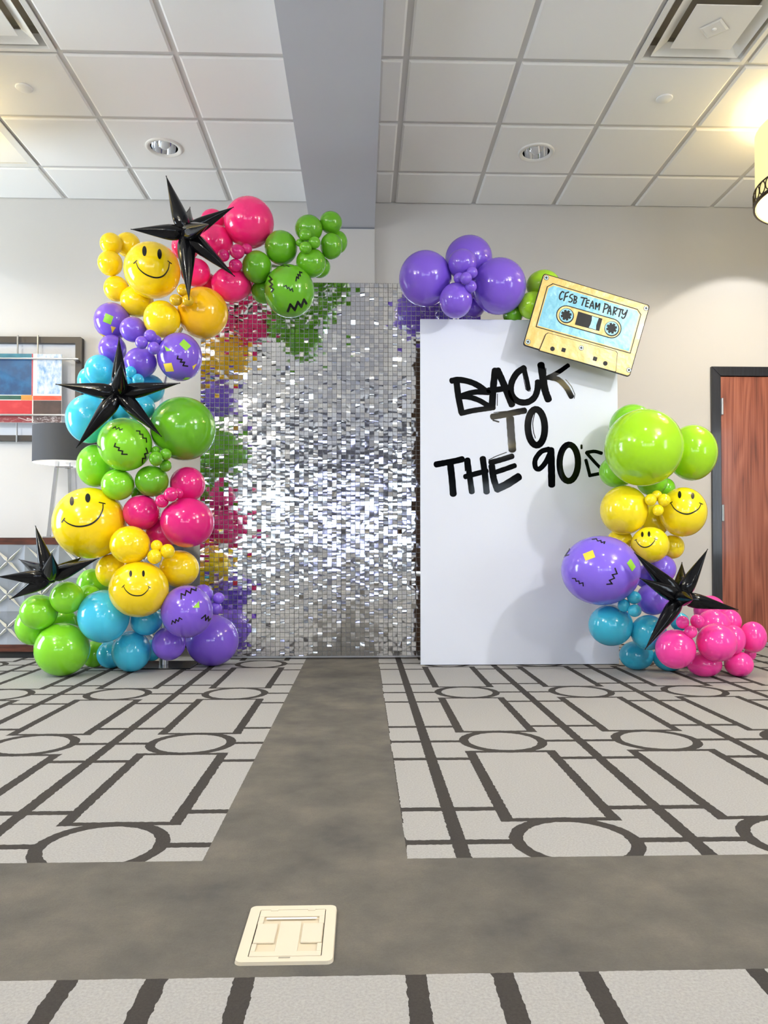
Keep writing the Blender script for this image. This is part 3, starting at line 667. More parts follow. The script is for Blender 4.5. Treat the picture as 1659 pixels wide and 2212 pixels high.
 ('u2',(0.574,4.450,2.319),0.033,0.033,'purple',1,'leftmost tiny purple balloon in the bunch above the white panel'),
 ('u3',(0.604,4.375,2.292),0.035,0.035,'purple',1,'centre tiny purple balloon in the bunch above the white panel'),
 ('u4',(0.638,4.414,2.257),0.035,0.036,'purple',1,'lowest tiny purple balloon in the bunch above the white panel'),
 ('M1',(1.125,4.662,2.357),0.104,0.093,'lime2',1,'upper lime balloon behind the top left corner of cassette sign'),
 ('M2',(1.050,4.617,2.215),0.089,0.085,'lime2',1,'lower lime balloon between purple balloon and cassette sign'),
 ('M3',(0.944,4.700,2.182),0.063,0.061,'green',1,"green balloon peeking up behind the panel's top below the right purple one"),
 ('R1',(1.568,4.176,1.280),0.212,0.215,'lime2',2,'largest lime balloon at the top of the right garland'),
 ('R2',(1.941,4.400,1.281),0.141,0.164,'lime2',2,'lime balloon right of the largest one, overlapping the door frame'),
 ('R3',(1.600,4.444,1.434),0.133,0.139,'lime',2,'shaded lime balloon behind the largest lime one at its upper left'),  # this and next three: same latex as the largest, shade put into colour
 ('R4',(1.503,4.424,1.171),0.104,0.095,'lime',2,'shaded lime balloon beneath the largest lime one, touching the final letter'),
 ('R5',(1.694,4.384,1.118),0.089,0.092,'lime',2,'shaded lime balloon between the largest lime balloon and tiny yellow ones'),
 ('R6',(1.801,4.454,1.078),0.057,0.060,'lime',2,'small shaded lime balloon glimpsed above the right yellow smiley'),
 ('W1',(1.492,4.280,0.936),0.133,0.140,'yellow2',2,"plain round yellow balloon at left of the right garland's yellow cluster"),
 ('W2',(1.824,4.262,0.925),0.130,0.141,'yellow2',2,'larger yellow smiley balloon on the right garland beside the door frame'),
 ('W3',(1.720,4.435,0.882),0.093,0.099,'yellow2',2,'plain yellow balloon deep between the left yellow one and larger smiley'),
 ('W4',(1.611,4.200,0.738),0.103,0.101,'yellow2',2,"smaller yellow smiley balloon above the right garland's black star"),
 ('W5',(1.804,4.360,0.728),0.065,0.070,'yellow2',2,'plain yellow balloon behind the smaller smiley on its right'),
 ('W6',(1.495,4.360,0.766),0.072,0.062,'yellow2',2,'plain yellow balloon squeezed between left yellow and large purple balloon'),
 ('w1',(1.600,4.160,0.988),0.032,0.033,'yellow2',2,"leftmost tiny yellow balloon of the right garland's cluster"),
 ('w2',(1.650,4.199,1.013),0.029,0.031,'yellow2',2,"topmost tiny yellow balloon of the right garland's cluster"),
 ('w3',(1.673,4.154,0.985),0.034,0.036,'yellow2',2,'rightmost tiny yellow balloon beside the larger smiley of the right garland'),
 ('w4',(1.641,4.160,0.930),0.030,0.032,'yellow2',2,"lowest tiny yellow balloon of the right garland's cluster"),
 ('X1',(1.336,4.220,0.595),0.217,0.195,'purple2',2,'huge purple balloon with zigzags and two square stickers before the white panel'),
 ('X2',(1.730,4.333,0.600),0.078,0.083,'purple2',2,'purple balloon under the smaller smiley behind the right star'),
 ('X3',(1.677,4.340,0.426),0.091,0.093,'purple2',2,"purple balloon left of the right star's hub, above the teal ones"),
 ('X4',(1.673,4.440,0.553),0.065,0.068,'purple2',2,'purple balloon hidden in the gap beside the huge purple one'),
 ('Z1',(1.418,4.300,0.280),0.124,0.118,'teal2',2,'largest teal balloon of the right garland, beneath the huge purple one'),
 ('Z2',(1.618,4.252,0.243),0.098,0.099,'teal2',2,"teal balloon behind the right star's lower spike"),
 ('Z3',(1.624,4.460,0.085),0.099,0.085,'teal2',2,"teal balloon on the carpet at the white panel's right corner"),
 ('Z4',(1.800,4.407,0.078),0.094,0.078,'teal2',2,'teal balloon on the carpet beneath the front left pink balloon'),
 ('Z5',(1.859,4.400,0.289),0.053,0.054,'teal2',2,"teal balloon hidden behind the right star's hub and tiny pink ones"),
 ('z1',(1.504,4.160,0.446),0.038,0.036,'teal2',2,'topmost tiny teal balloon below the huge purple balloon'),
 ('z2',(1.454,4.180,0.401),0.034,0.036,'teal2',2,'leftmost tiny teal balloon below the huge purple balloon'),
 ('z3',(1.499,4.140,0.376),0.037,0.035,'teal2',2,'lowest tiny teal balloon below the huge purple balloon'),
 ('Q1',(1.715,4.117,0.167),0.106,0.108,'pink',2,"front left pink balloon right of the star's lower spike tip"),
 ('Q2',(1.936,4.101,0.204),0.105,0.105,'pink',2,'front middle pink balloon, roundest of the right floor cluster'),
 ('Q3',(2.073,4.476,0.345),0.091,0.093,'pink',2,"pink balloon above and behind the star's right spike by the door"),
 ('Q10',(2.014,4.303,0.279),0.092,0.090,'pink',2,"pink balloon just under the right star's right spike"),
 ('Q4',(2.139,4.366,0.292),0.066,0.072,'pink',2,"pink balloon below the tip of the star's right spike"),
 ('Q5',(2.071,4.189,0.209),0.066,0.082,'pink',2,'pink balloon squeezed behind the front middle one toward the door'),
 ('Q6',(2.231,4.280,0.212),0.074,0.089,'pink',2,'rightmost pink balloon in front of the wooden door'),
 ('Q7',(2.110,4.204,0.070),0.077,0.070,'pink',2,'lowest right pink balloon resting on the carpet'),
 ('Q8',(1.913,4.202,0.071),0.093,0.071,'pink',2,'lowest middle pink balloon resting on the carpet in shade'),
 ('Q9',(2.265,4.380,0.104),0.034,0.043,'pink',2,'small pink balloon half hidden behind the lowest right pink one'),
 ('q1',(1.748,4.100,0.315),0.034,0.035,'pink',2,"leftmost tiny pink balloon near the right star's hub"),
 ('q2',(1.829,4.100,0.320),0.036,0.038,'pink',2,"rightmost tiny pink balloon under the right star's right spike"),
 ('q3',(1.780,4.070,0.266),0.034,0.035,'pink',2,'lowest tiny pink balloon above the front left pink balloon'),
]
DECALS = {
 'A5':[('eye',[(-0.192,0.616),(-0.198,0.55),(-0.215,0.495),(-0.239,0.457),(-0.268,0.444),(-0.297,0.457),(-0.322,0.495),(-0.338,0.55),(-0.344,0.616),(-0.338,0.682),(-0.322,0.738),(-0.297,0.775),(-0.268,0.789),(-0.239,0.775),(-0.215,0.738),(-0.198,0.682)],0.0),('eye',[(0.315,0.57),(0.309,0.505),(0.293,0.449),(0.268,0.411),(0.239,0.398),(0.21,0.411),(0.186,0.449),(0.169,0.505),(0.163,0.57),(0.169,0.636),(0.186,0.692),(0.21,0.73),(0.239,0.743),(0.268,0.73),(0.293,0.692),(0.309,0.636)],0.0),('smile',[(-0.548,0.209),(-0.449,0.008),(-0.216,-0.159),(0.105,-0.233),(0.368,-0.147),(0.531,0.082),(0.583,0.329)],0.041,[[(-0.624,0.169),(-0.525,0.272)],[(0.525,0.37),(0.648,0.295)]])],
 'H3':[('zigzag',[(-0.334,0.908),(-0.268,0.945),(-0.202,0.896),(-0.122,0.945),(-0.016,0.896)],0.033),('zigzag',[(-0.778,0.513),(-0.679,0.402),(-0.785,0.341),(-0.652,0.217),(-0.745,0.143),(-0.612,0.044),(-0.679,-0.042)],0.06),('zigzag',[(0.249,0.39),(0.275,0.526),(0.348,0.476),(0.328,0.618),(0.414,0.575),(0.395,0.711),(0.474,0.698)],0.053),('zigzag',[(-0.215,0.168),(-0.122,0.205),(-0.082,0.094),(-0.016,0.143),(0.03,0.032),(0.103,0.106),(0.13,0.001)],0.04),('zigzag',[(-0.056,-0.721),(0.037,-0.474),(0.209,-0.659),(0.328,-0.375),(0.461,-0.536),(0.567,-0.277),(0.659,-0.412)],0.093)],
 'P1':[('green_square',[(-0.346,0.384),(0.051,0.252),(-0.081,-0.189),(-0.496,-0.057)],0.0),('yellow_triangle',[(-0.081,-0.26),(0.184,-0.304),(-0.019,-0.631)],0.0),('yellow_triangle',[(-0.681,-0.701),(-0.319,-0.807),(-0.51,-0.843)],0.0)],
 'P5':[('green_square',[(0.167,0.726),(0.489,0.467),(0.269,0.262),(-0.023,0.508)],0.0),('green_triangle',[(-0.658,0.419),(-0.33,0.228),(-0.571,0.194)],0.0),('yellow_square',[(-0.695,-0.311),(-0.344,-0.25),(-0.235,-0.584),(-0.585,-0.625)],0.0),('yellow_triangle',[(0.547,-0.331),(0.752,-0.215),(0.584,-0.482)],0.0),('green_square',[(0.123,-0.925),(0.255,-0.809),(0.474,-0.802),(0.342,-0.898)],0.0),('zigzag',[(-0.074,0.03),(-0.096,-0.079),(0.094,-0.093),(0.036,-0.195),(0.211,-0.195),(0.145,-0.331),(0.342,-0.345)],0.058)],
 'G2':[('zigzag',[(-0.431,0.566),(-0.334,0.622),(-0.312,0.526),(-0.214,0.599),(-0.187,0.509),(-0.095,0.554)],0.033),('zigzag',[(0.399,0.509),(0.518,0.509),(0.518,0.397),(0.627,0.397),(0.627,0.262),(0.751,0.262),(0.762,0.117)],0.043),('zigzag',[(-0.334,0.021),(-0.366,-0.091),(-0.198,-0.13),(-0.225,-0.22),(-0.079,-0.243),(-0.106,-0.355),(0.073,-0.355)],0.049),('zigzag',[(0.751,-0.108),(0.817,-0.287),(0.697,-0.316),(0.751,-0.484),(0.627,-0.484),(0.627,-0.669)],0.049),('zigzag',[(-0.974,-0.052),(-0.936,-0.147),(-0.909,-0.108),(-0.865,-0.203)],0.027)],
 'S1':[('eye',[(-0.401,0.589),(-0.405,0.541),(-0.417,0.5),(-0.435,0.472),(-0.457,0.462),(-0.478,0.472),(-0.496,0.5),(-0.508,0.541),(-0.512,0.589),(-0.508,0.638),(-0.496,0.679),(-0.478,0.706),(-0.457,0.716),(-0.435,0.706),(-0.417,0.679),(-0.405,0.638)],0.0),('eye',[(0.012,0.682),(0.007,0.634),(-0.008,0.593),(-0.03,0.565),(-0.056,0.555),(-0.081,0.565),(-0.103,0.593),(-0.118,0.634),(-0.123,0.682),(-0.118,0.731),(-0.103,0.772),(-0.081,0.799),(-0.056,0.809),(-0.03,0.799),(-0.008,0.772),(0.007,0.731)],0.0),('smile',[(-0.659,0.082),(-0.54,-0.015),(-0.341,-0.087),(-0.123,-0.074),(0.075,0.006),(0.234,0.166),(0.325,0.378),(0.333,0.526)],0.036,[[(-0.699,0.019),(-0.631,0.124)],[(0.234,0.568),(0.385,0.538)]])],
 'S5':[('eye',[(-0.223,0.542),(-0.226,0.499),(-0.236,0.462),(-0.25,0.437),(-0.267,0.429),(-0.284,0.437),(-0.299,0.462),(-0.308,0.499),(-0.312,0.542),(-0.308,0.585),(-0.299,0.622),(-0.284,0.646),(-0.267,0.655),(-0.25,0.646),(-0.236,0.622),(-0.226,0.585)],0.0),('eye',[(0.182,0.542),(0.178,0.499),(0.169,0.462),(0.154,0.437),(0.137,0.429),(0.12,0.437),(0.106,0.462),(0.096,0.499),(0.093,0.542),(0.096,0.585),(0.106,0.622),(0.12,0.646),(0.137,0.655),(0.154,0.646),(0.169,0.622),(0.178,0.585)],0.0),('smile',[(-0.484,0.101),(-0.41,-0.034),(-0.262,-0.168),(-0.075,-0.222),(0.108,-0.195),(0.255,-0.061),(0.32,0.058)],0.03,[[(-0.534,0.074),(-0.46,0.154)],[(0.29,0.09),(0.369,0.036)]])],
 'V1':[('zigzag',[(-0.211,0.464),(-0.211,0.663),(-0.068,0.595),(-0.028,0.778),(0.126,0.675),(0.16,0.846),(0.332,0.778),(0.343,0.88)],0.051),('green_triangle',[(0.446,0.389),(0.457,0.132),(0.217,0.132)],0.0),('zigzag',[(-0.559,-0.45),(-0.525,-0.319),(-0.428,-0.41),(-0.399,-0.279),(-0.314,-0.353),(-0.274,-0.222),(-0.182,-0.279)],0.04),('zigzag',[(0.543,-0.262),(0.686,-0.147),(0.697,-0.336),(0.8,-0.205),(0.811,-0.364),(0.897,-0.279)],0.051)],
 'W2':[('eye',[(-0.054,0.685),(-0.059,0.629),(-0.075,0.581),(-0.098,0.55),(-0.125,0.539),(-0.152,0.55),(-0.175,0.581),(-0.19,0.629),(-0.196,0.685),(-0.19,0.74),(-0.175,0.788),(-0.152,0.819),(-0.125,0.831),(-0.098,0.819),(-0.075,0.788),(-0.059,0.74)],0.0),('eye',[(0.465,0.631),(0.459,0.581),(0.444,0.539),(0.421,0.511),(0.394,0.501),(0.366,0.511),(0.343,0.539),(0.328,0.581),(0.323,0.631),(0.328,0.68),(0.343,0.722),(0.366,0.75),(0.394,0.76),(0.421,0.75),(0.444,0.722),(0.459,0.68)],0.0),('smile',[(-0.48,0.366),(-0.327,0.133),(-0.081,-0.029),(0.192,-0.083),(0.437,-0.002),(0.628,0.133),(0.721,0.322)],0.044,[[(-0.534,0.349),(-0.42,0.403)],[(0.656,0.349),(0.781,0.295)]])],
 'W4':[('eye',[(-0.325,0.572),(-0.33,0.515),(-0.345,0.467),(-0.367,0.435),(-0.394,0.423),(-0.42,0.435),(-0.442,0.467),(-0.457,0.515),(-0.462,0.572),(-0.457,0.628),(-0.442,0.677),(-0.42,0.709),(-0.394,0.72),(-0.367,0.709),(-0.345,0.677),(-0.33,0.628)],0.0),('eye',[(0.013,0.587),(0.008,0.53),(-0.007,0.482),(-0.03,0.449),(-0.056,0.438),(-0.082,0.449),(-0.105,0.482),(-0.12,0.53),(-0.125,0.587),(-0.12,0.643),(-0.105,0.691),(-0.082,0.724),(-0.056,0.735),(-0.03,0.724),(-0.007,0.691),(0.008,0.643)],0.0),('smile',[(-0.717,0.26),(-0.593,0.038),(-0.387,-0.111),(-0.18,-0.125),(0.027,-0.022),(0.199,0.186),(0.268,0.32)],0.048,[[(-0.779,0.245),(-0.676,0.305)],[(0.206,0.349),(0.343,0.275)]])],
 'X1':[('zigzag',[(-0.198,0.876),(-0.098,0.888),(-0.065,0.822),(0.012,0.838),(0.025,0.772),(0.108,0.799),(0.091,0.741)],0.027),('yellow_square',[(-0.421,0.452),(-0.181,0.56),(-0.121,0.36),(-0.354,0.259)],0.0),('green_square',[(0.623,0.205),(0.723,0.329),(0.84,0.105),(0.75,-0.026)],0.0),('zigzag',[(0.344,0.059),(0.391,-0.088),(0.278,-0.115),(0.328,-0.211),(0.211,-0.269),(0.274,-0.365),(0.151,-0.377)],0.033),('zigzag',[(-0.68,-0.231),(-0.607,-0.231),(-0.587,-0.308),(-0.52,-0.296),(-0.507,-0.373),(-0.421,-0.346),(-0.414,-0.435)],0.027),('zigzag',[(-0.769,0.615),(-0.773,0.579),(-0.879,0.406),(-0.773,0.437)],0.027)],
}
STARS = [([-0.962,4.13,2.434],[[-1.074,4.15,2.758],[-1.25,4.1,2.44],[-0.698,4.11,2.573],[-0.688,4.09,2.186],[-0.933,4.09,2.056],[-0.774,3.83,2.357],[-0.984,4.33,2.668]]),([-1.312,4.12,1.554],[[-1.314,4.12,1.858],[-1.643,4.1,1.598],[-0.98,4.1,1.608],[-1.075,4.09,1.317],[-1.521,4.07,1.251],[-1.225,3.88,1.663]]),([-1.686,4.16,0.562],[[-1.769,4.16,0.841],[-1.951,4.12,0.566],[-1.411,4.11,0.665],[-1.935,4.34,0.657],[-1.601,4.38,0.667],[-1.911,4.18,0.442],[-1.574,3.9,0.691]]),([1.687,3.98,0.457],[[1.43,3.95,0.696],[1.822,3.95,0.715],[1.76,4.13,0.641],[1.44,3.9,0.563],[1.967,3.92,0.397],[1.473,3.92,0.192],[1.631,3.7,0.463]])]
LETTERS = [('B',[([(0.5828,1.754),(0.5946,1.6584),(0.6143,1.5589)],0.0394,1),([(0.5526,1.7554),(0.5988,1.7621),(0.6705,1.7482),(0.7263,1.7214),(0.7725,1.6874)],0.0378,1),([(0.7821,1.685),(0.7103,1.687),(0.6544,1.6763),(0.5922,1.652)],0.0347,1),([(0.5922,1.6552),(0.6544,1.6556),(0.7261,1.6336),(0.7938,1.5918)],0.0331,1),([(0.6103,1.5533),(0.6781,1.5696),(0.7499,1.5812),(0.8138,1.5911)],0.0331,1)]),('A',[([(0.824,1.8234),(0.8125,1.7235),(0.8034,1.5918)],0.0426,1),([(0.8384,1.8235),(0.8686,1.7558),(0.9003,1.6762),(0.9273,1.6085)],0.0426,1),([(0.7821,1.6978),(0.846,1.7038),(0.902,1.7145)],0.0363,1),([(0.838,1.6758),(0.8362,1.6024)],0.0039,0)]),('C',[([(1.0317,1.7073),(1.0207,1.7648),(1.0025,1.8407)],0.0284,1),([(1.0049,1.8383),(0.9583,1.8044),(0.9245,1.7402),(0.9259,1.6723),(0.9657,1.6302),(1.0218,1.6249),(1.0659,1.6532),(1.0861,1.7012),(1.0903,1.7533)],0.0394,1),([(0.9928,1.8166),(1.0046,1.7567),(1.014,1.7048),(1.03,1.6929),(1.0444,1.6962)],0.0039,0)]),('K',[([(1.1092,1.8598),(1.1225,1.7735),(1.1342,1.7015),(1.1548,1.6417)],0.0457,1),([(1.2794,1.8562),(1.219,1.8141),(1.1506,1.7777)],0.0284,1),([(1.1626,1.7817),(1.2188,1.7661),(1.2667,1.7184),(1.2994,1.6609)],0.0347,1),([(1.263,1.768),(1.2989,1.7266),(1.3204,1.6771),(1.317,1.6506)],0.0039,0),([(1.1396,1.8376),(1.1411,1.8016)],0.0039,0)]),('T',[([(0.8056,1.5336),(0.8775,1.5467),(0.9495,1.5623),(1.0072,1.573)],0.0394,1),([(0.9158,1.5246),(0.9211,1.4369),(0.9288,1.3294)],0.0489,1),([(0.8137,1.56),(0.8936,1.5684)],0.0039,0),([(0.8096,1.5121),(0.8455,1.5019)],0.0095,0)]),('O',[([(1.1317,1.4714),(1.1309,1.4456),(1.1274,1.4211),(1.1212,1.3992),(1.1127,1.3811),(1.1024,1.3678),(1.0909,1.36),(1.0787,1.358),(1.0665,1.3621),(1.055,1.372),(1.0447,1.3871),(1.0363,1.4067),(1.0302,1.4297),(1.0267,1.4548),(1.026,1.4807),(1.0282,1.506),(1.0331,1.5294),(1.0404,1.5495),(1.0499,1.5654),(1.0609,1.576),(1.0728,1.581),(1.0851,1.5799),(1.0971,1.5729),(1.108,1.5603),(1.1174,1.5428),(1.1247,1.5213),(1.1296,1.4971),(1.1317,1.4714)],0.0426,0),([(1.0712,1.5613),(1.0573,1.5014),(1.0611,1.4455),(1.073,1.4017)],0.0047,1)]),('T',[([(0.4548,1.2363),(0.5183,1.2484),(0.574,1.2589),(0.6201,1.2702)],0.0378,1),([(0.5437,1.2406),(0.5539,1.1493),(0.5617,1.0526)],0.0426,1)]),('H',[([(0.6496,1.2671),(0.6613,1.1814),(0.677,1.0663)],0.0363,1),([(0.6358,1.1615),(0.7011,1.1799),(0.7688,1.1976)],0.0331,1),([(0.7451,1.2754),(0.7584,1.1737),(0.7685,1.0665)],0.0394,1),([(0.6313,1.2726),(0.6375,1.1972)],0.0063,0)]),('E',[([(0.8008,1.2295),(0.8125,1.15),(0.8347,1.0826)],0.041,1),([(0.7929,1.2493),(0.8527,1.2655),(0.9286,1.2896)],0.0347,1),([(0.8126,1.1858),(0.8845,1.2099),(0.9444,1.2315)],0.0315,1),([(0.8323,1.0865),(0.8922,1.1145),(0.9682,1.1624)],0.0489,1),([(0.781,1.2652),(0.8289,1.2892),(0.8928,1.3133)],0.0047,1)]),('9',[([(1.1568,1.3343),(1.1087,1.3181),(1.0725,1.2702),(1.0723,1.2224),(1.0962,1.2105),(1.1324,1.2465),(1.1606,1.3024)],0.0315,1),([(1.1688,1.3303),(1.1723,1.2227),(1.1734,1.1112)],0.0442,1)]),('0',[([(1.3384,1.2484),(1.3362,1.2223),(1.3309,1.1977),(1.323,1.1758),(1.3128,1.158),(1.3009,1.145),(1.2879,1.1377),(1.2745,1.1364),(1.2614,1.1412),(1.2493,1.1518),(1.239,1.1677),(1.2309,1.188),(1.2254,1.2116),(1.223,1.2372),(1.2236,1.2635),(1.2273,1.289),(1.2339,1.3124),(1.243,1.3324),(1.2542,1.3479),(1.2667,1.3582),(1.2801,1.3625),(1.2934,1.3608),(1.3061,1.353),(1.3174,1.3397),(1.3267,1.3215),(1.3335,1.2994),(1.3375,1.2746),(1.3384,1.2484)],0.0394,0)]),('apostrophe',[([(1.3606,1.359),(1.3605,1.339)],0.0134,0)]),('s',[([(1.4857,1.31),(1.4415,1.321),(1.3933,1.3144)],0.0221,1),([(1.3909,1.3128),(1.4412,1.2555),(1.4852,1.2117)],0.0205,1),([(1.3874,1.2673),(1.4008,1.2155),(1.4126,1.1676)],0.0205,1),([(1.4086,1.1708),(1.485,1.1854)],0.0205,1)])]

for ch, strokes in LETTERS:
    mb = MB()
    for kx, (pts, wd, sm) in enumerate(strokes):
        pp = [Vector((a-.975, b)) for a, b in pts]
        if sm: pp = smooth_path(pp)
        off = -.0008-.00012*kx
        for pl in stroke_outline(pp, wd, .04 if sm and wd > .02 else 0):
            mb.add([(p.x, off, p.y) for p in pl], [tuple(range(len(pl)))])
    o = mb.out('letter', M['vinyl'], pn); o['label'] = 'black vinyl %s' % (('letter '+ch) if ch.isalpha() and len(ch) == 1 else ('apostrophe' if len(ch) > 1 else 'digit '+ch))

def balloon_mesh():
    vs = []; fs = []; nr, ns = 30, 48
    prof = []
    for i in range(nr+1):
        ph = PI*i/nr; y = -math.cos(ph); r = math.sin(ph)
        if y > 0: y2 = y*1.05; r = r*(1-.05*y*y); y = y2
        prof.append((r, y))
    prof[-1] = (.028, 1.06); prof += [(.022, 1.09), (.04, 1.13), (.045, 1.15), (.0, 1.15)]
    n = len(prof)
    for k in range(ns):
        a = 2*PI*k/ns; vs += [(r*math.cos(a), y, r*math.sin(a)) for r, y in prof]
    fs = [(k*n+i, k*n+i+1, ((k+1) % ns)*n+i+1, ((k+1) % ns)*n+i) for k in range(ns) for i in range(n-1)]
    me = bpy.data.meshes.new('balloon'); me.from_pydata(vs, [], fs)
    bm = bmesh.new(); bm.from_mesh(me); bmesh.ops.remove_doubles(bm, verts=bm.verts, dist=1e-5); bmesh.ops.recalc_face_normals(bm, faces=bm.faces); bm.to_mesh(me); bm.free()
    me.polygons.foreach_set('use_smooth', [True]*len(me.polygons)); me.materials.append(None); return me
BM = balloon_mesh()
GROUP = ['balloons of the left garland', 'balloons above the white panel', 'balloons of the right garland']
def sph(p, k=1.006):
    r2 = min(p[0]**2+p[1]**2, .985); return (p[0]*k, -math.sqrt(1-r2)*k, p[1]*k)
def resample(pts, n):
    o = []
    for a, b in zip(pts, pts[1:]):
        for q in range(n): o.append(a.lerp(b, q/n))
    return o+[pts[-1]]
def ribbon_decal(mb, pts, wd, sm):
    P = [Vector(p) for p in pts]
    if sm:
        P = smooth_path(P, 5); parts = [P]
    else:
        parts = []
        for a, b in zip(P, P[1:]):
            d = (b-a).normalized()*wd*.42; parts.append(resample([a-d, b+d], 4))
    for q, pp in enumerate(parts):
        vs = []; fs = []; n = len(pp)
        for i, p in enumerate(pp):
            d = (pp[min(i+1, n-1)]-pp[max(i-1, 0)]).normalized(); nn = Vector((-d.y, d.x))*wd/2
            if sm: nn *= .45+.65*math.sin(PI*min(max(i/(n-1), .08), .92))
            vs += [sph(p+nn, 1.006+.0004*(q % 2)), sph(p-nn, 1.006+.0004*(q % 2))]
        mb.add(vs, [(2*i, 2*i+1, 2*i+3, 2*i+2) for i in range(n-1)])
def fill_decal(mb, pts):
    P = [Vector(p) for p in pts]; c = sum(P, Vector((0, 0)))/len(P); ring = resample(P+[P[0]], 4 if len(P) < 6 else 1)[:-1]
    n = len(ring); vs = [sph(c)]
    for f_ in (.5, 1): vs += [sph(c.lerp(p, f_)) for p in ring]
    mb.add(vs, [(0, 1+i, 1+(i+1) % n) for i in range(n)]+[(1+i, 1+n+i, 1+n+(i+1) % n, 1+(i+1) % n) for i in range(n)])
CAM = Vector((0, 0, .71))
for bid, p, rx, rz, colr, grp, lab in BALLOONS:
    o = bpy.data.objects.new('balloon', BM); COL.objects.link(o)
    o.location = p; c = CAM-Vector(p); s = c.normalized()
    o.rotation_euler = (-math.asin(s.z), 0, math.atan2(c.x, -c.y)); o.scale = (rx, (rx+rz)/2, rz)
    o.material_slots[0].link = 'OBJECT'; o.material_slots[0].material = M['b_'+colr]
    tag(o, lab, 'balloon', GROUP[grp])
    for d in DECALS.get(bid, ()):
        mb = MB(); kind, pts, wd = d[0], d[1], d[2]
        if kind == 'smile':
            ribbon_decal(mb, pts, wd*1.15, True)
            for tk in d[3]: ribbon_decal(mb, tk, wd*.8, False)
            mb.out('smile', M['deck'], o)
        elif kind == 'zigzag': ribbon_decal(mb, pts, wd, False); mb.out('zigzag_sticker', M['deck'], o)
        elif kind == 'eye': fill_decal(mb, pts); mb.out('eye', M['deck'], o)
        else:
            fill_decal(mb, pts); q = mb.out(kind.split('_')[1]+'_sticker', M['stk_g'] if 'green' in kind else M['stk_y'], o); q['label'] = kind.replace('_', ' ')+' sticker'

# ------------------------------------------------------------------ black starburst balloons
SLAB = ['black foil starburst balloon among yellow and pink balloons at the garland top',
        'black foil starburst balloon in front of teal balloons on the left garland',
        'black foil starburst balloon above the lime balloons at lower left',
        'black foil starburst balloon between purple and pink balloons on the right garland']
for si, (hub, tips) in enumerate(STARS):
    t = empty('starburst_balloon', hub); tag(t, SLAB[si], 'star balloon', 'black starburst balloons'); H = Vector(hub)
    MB().lathe([(0, -.034), (.02, -.03), (.034, -.012), (.034, .012), (.02, .03), (0, .034)], 20).out('hub', M['foil'], t, True)
    for tp in tips:
        d = Vector(tp)-H; L = d.length; d.normalize(); p = d.orthogonal().normalized(); q = d.cross(p)
        R = min(max(.122*L, .042), .049); prof = [(0, .42), (.05, .62), (.10, .80), (.16, .94), (.23, 1.0), (.31, .97), (.40, .88), (.50, .745), (.60, .60), (.70, .45), (.80, .30), (.90, .155), (.965, .06), (.975, .05), (1.0, .07), (1.001, .0)]
        vs = []; ns = 24; n = len(prof); ph = random.random()*6
        for k in range(ns):
            a = 2*PI*k/ns; lobe = 1+.05*math.cos(4*a+ph)
            for (tt, rr) in prof:
                cr = 1+(.05*math.sin(9*a+40*tt+ph)*max(0, 1-tt/.35)); r = R*rr*lobe*cr
                vs.append(d*(tt*L)+(p*math.cos(a)+q*math.sin(a))*r)
        fs = [(k*n+i, ((k+1) % ns)*n+i, ((k+1) % ns)*n+i+1, k*n+i+1) for k in range(ns) for i in range(n-1)]
        obj('spike', vs, fs, M['foil'], t, True)

# ------------------------------------------------------------------ garland stand at the left foot
st = empty('garland_stand', (-1.22, 4.72, 0)); tag(st, 'flat black stand base with silver pole under the left garland', 'stand')
bevel(MB().box(-.18, .20, -.17, .13, 0, .008).out('base_plate', mat('satin_black_steel', '101113', .25), st), .002)
MB().tube((0, 0, .008), (0, 0, .075), .028, 24).out('pole_socket', M['steel'], st)
pp = [(0, 0, .07), (.0, .02, .6), (-.08, .02, 1.2), (-.02, .02, 1.7), (.05, .0, 2.0), (.25, 0, 2.35), (.55, .0, 2.5), (.9, 0, 2.45)]
MB().path(pp, .012, 8).out('pole', M['steel'], st)

# ------------------------------------------------------------------ cassette sign
KS = .18083*4.5/1638.9*1.0
cs = empty('cassette_sign', (1.09, 4.5, 2.373), (0, math.radians(16.3), 0)); tag(cs, 'yellow and blue cassette tape cutout sign tilted over the white panel corner', 'sign')
def cc(x, y): return (((x-245)*.960+(y-55)*.281)*KS, -(-(x-245)*.281+(y-55)*.960)*KS)
def cpoly(pts): return [cc(*p) for p in pts]
W_, H_ = 1354*KS, 912*KS
def inset(o, d):
    cx = sum(p[0] for p in o)/len(o); cz = sum(p[1] for p in o)/len(o)
    sx = (max(p[0] for p in o)-min(p[0] for p in o))/2; sz = (max(p[1] for p in o)-min(p[1] for p in o))/2
    return [(cx+(p[0]-cx)*(sx-d)/sx, cz+(p[1]-cz)*(sz-d)/sz) for p in o]
KY = mat('cassette_yellow_print', 'F3CB72', .32, coat=.2, bump=(11, .5, .02)); KB = mat('cassette_blue_print', '84CBE2', .32, coat=.2, bump=(11, .5, .02))
KK = mat('cassette_black_print', '0D0E10', .5, spec=.3); KW = mat('cassette_pale_print', 'CFE4EC', .3, coat=.3)
bo = rrect(0, W_, -H_, 0, .016)
MB().prism(bo, 0, .012).out('board', KK, cs)
MB().prism(inset(bo, .0048), -.001, 0).out('yellow_face', KY, cs)
lab_o = cpoly([(355,178),(1390,482),(1435,548),(1300,1028),(143,712),(283,218)])
lab_b = cpoly([(359,190),(1383,492),(1423,551),(1292,1015),(157,705),(293,224)])
lab_i = cpoly([(368,208),(1380,503),(1403,550),(1278,998),(168,694),(304,238)])
l1 = MB().prism(lab_o, -.0015, -.001).out('label_outline', KK, cs)
MB().prism(lab_b, -.002, -.0015).out('label_border', KY, l1)
MB().prism(lab_i, -.0025, -.002).out('label_field', KB, l1)
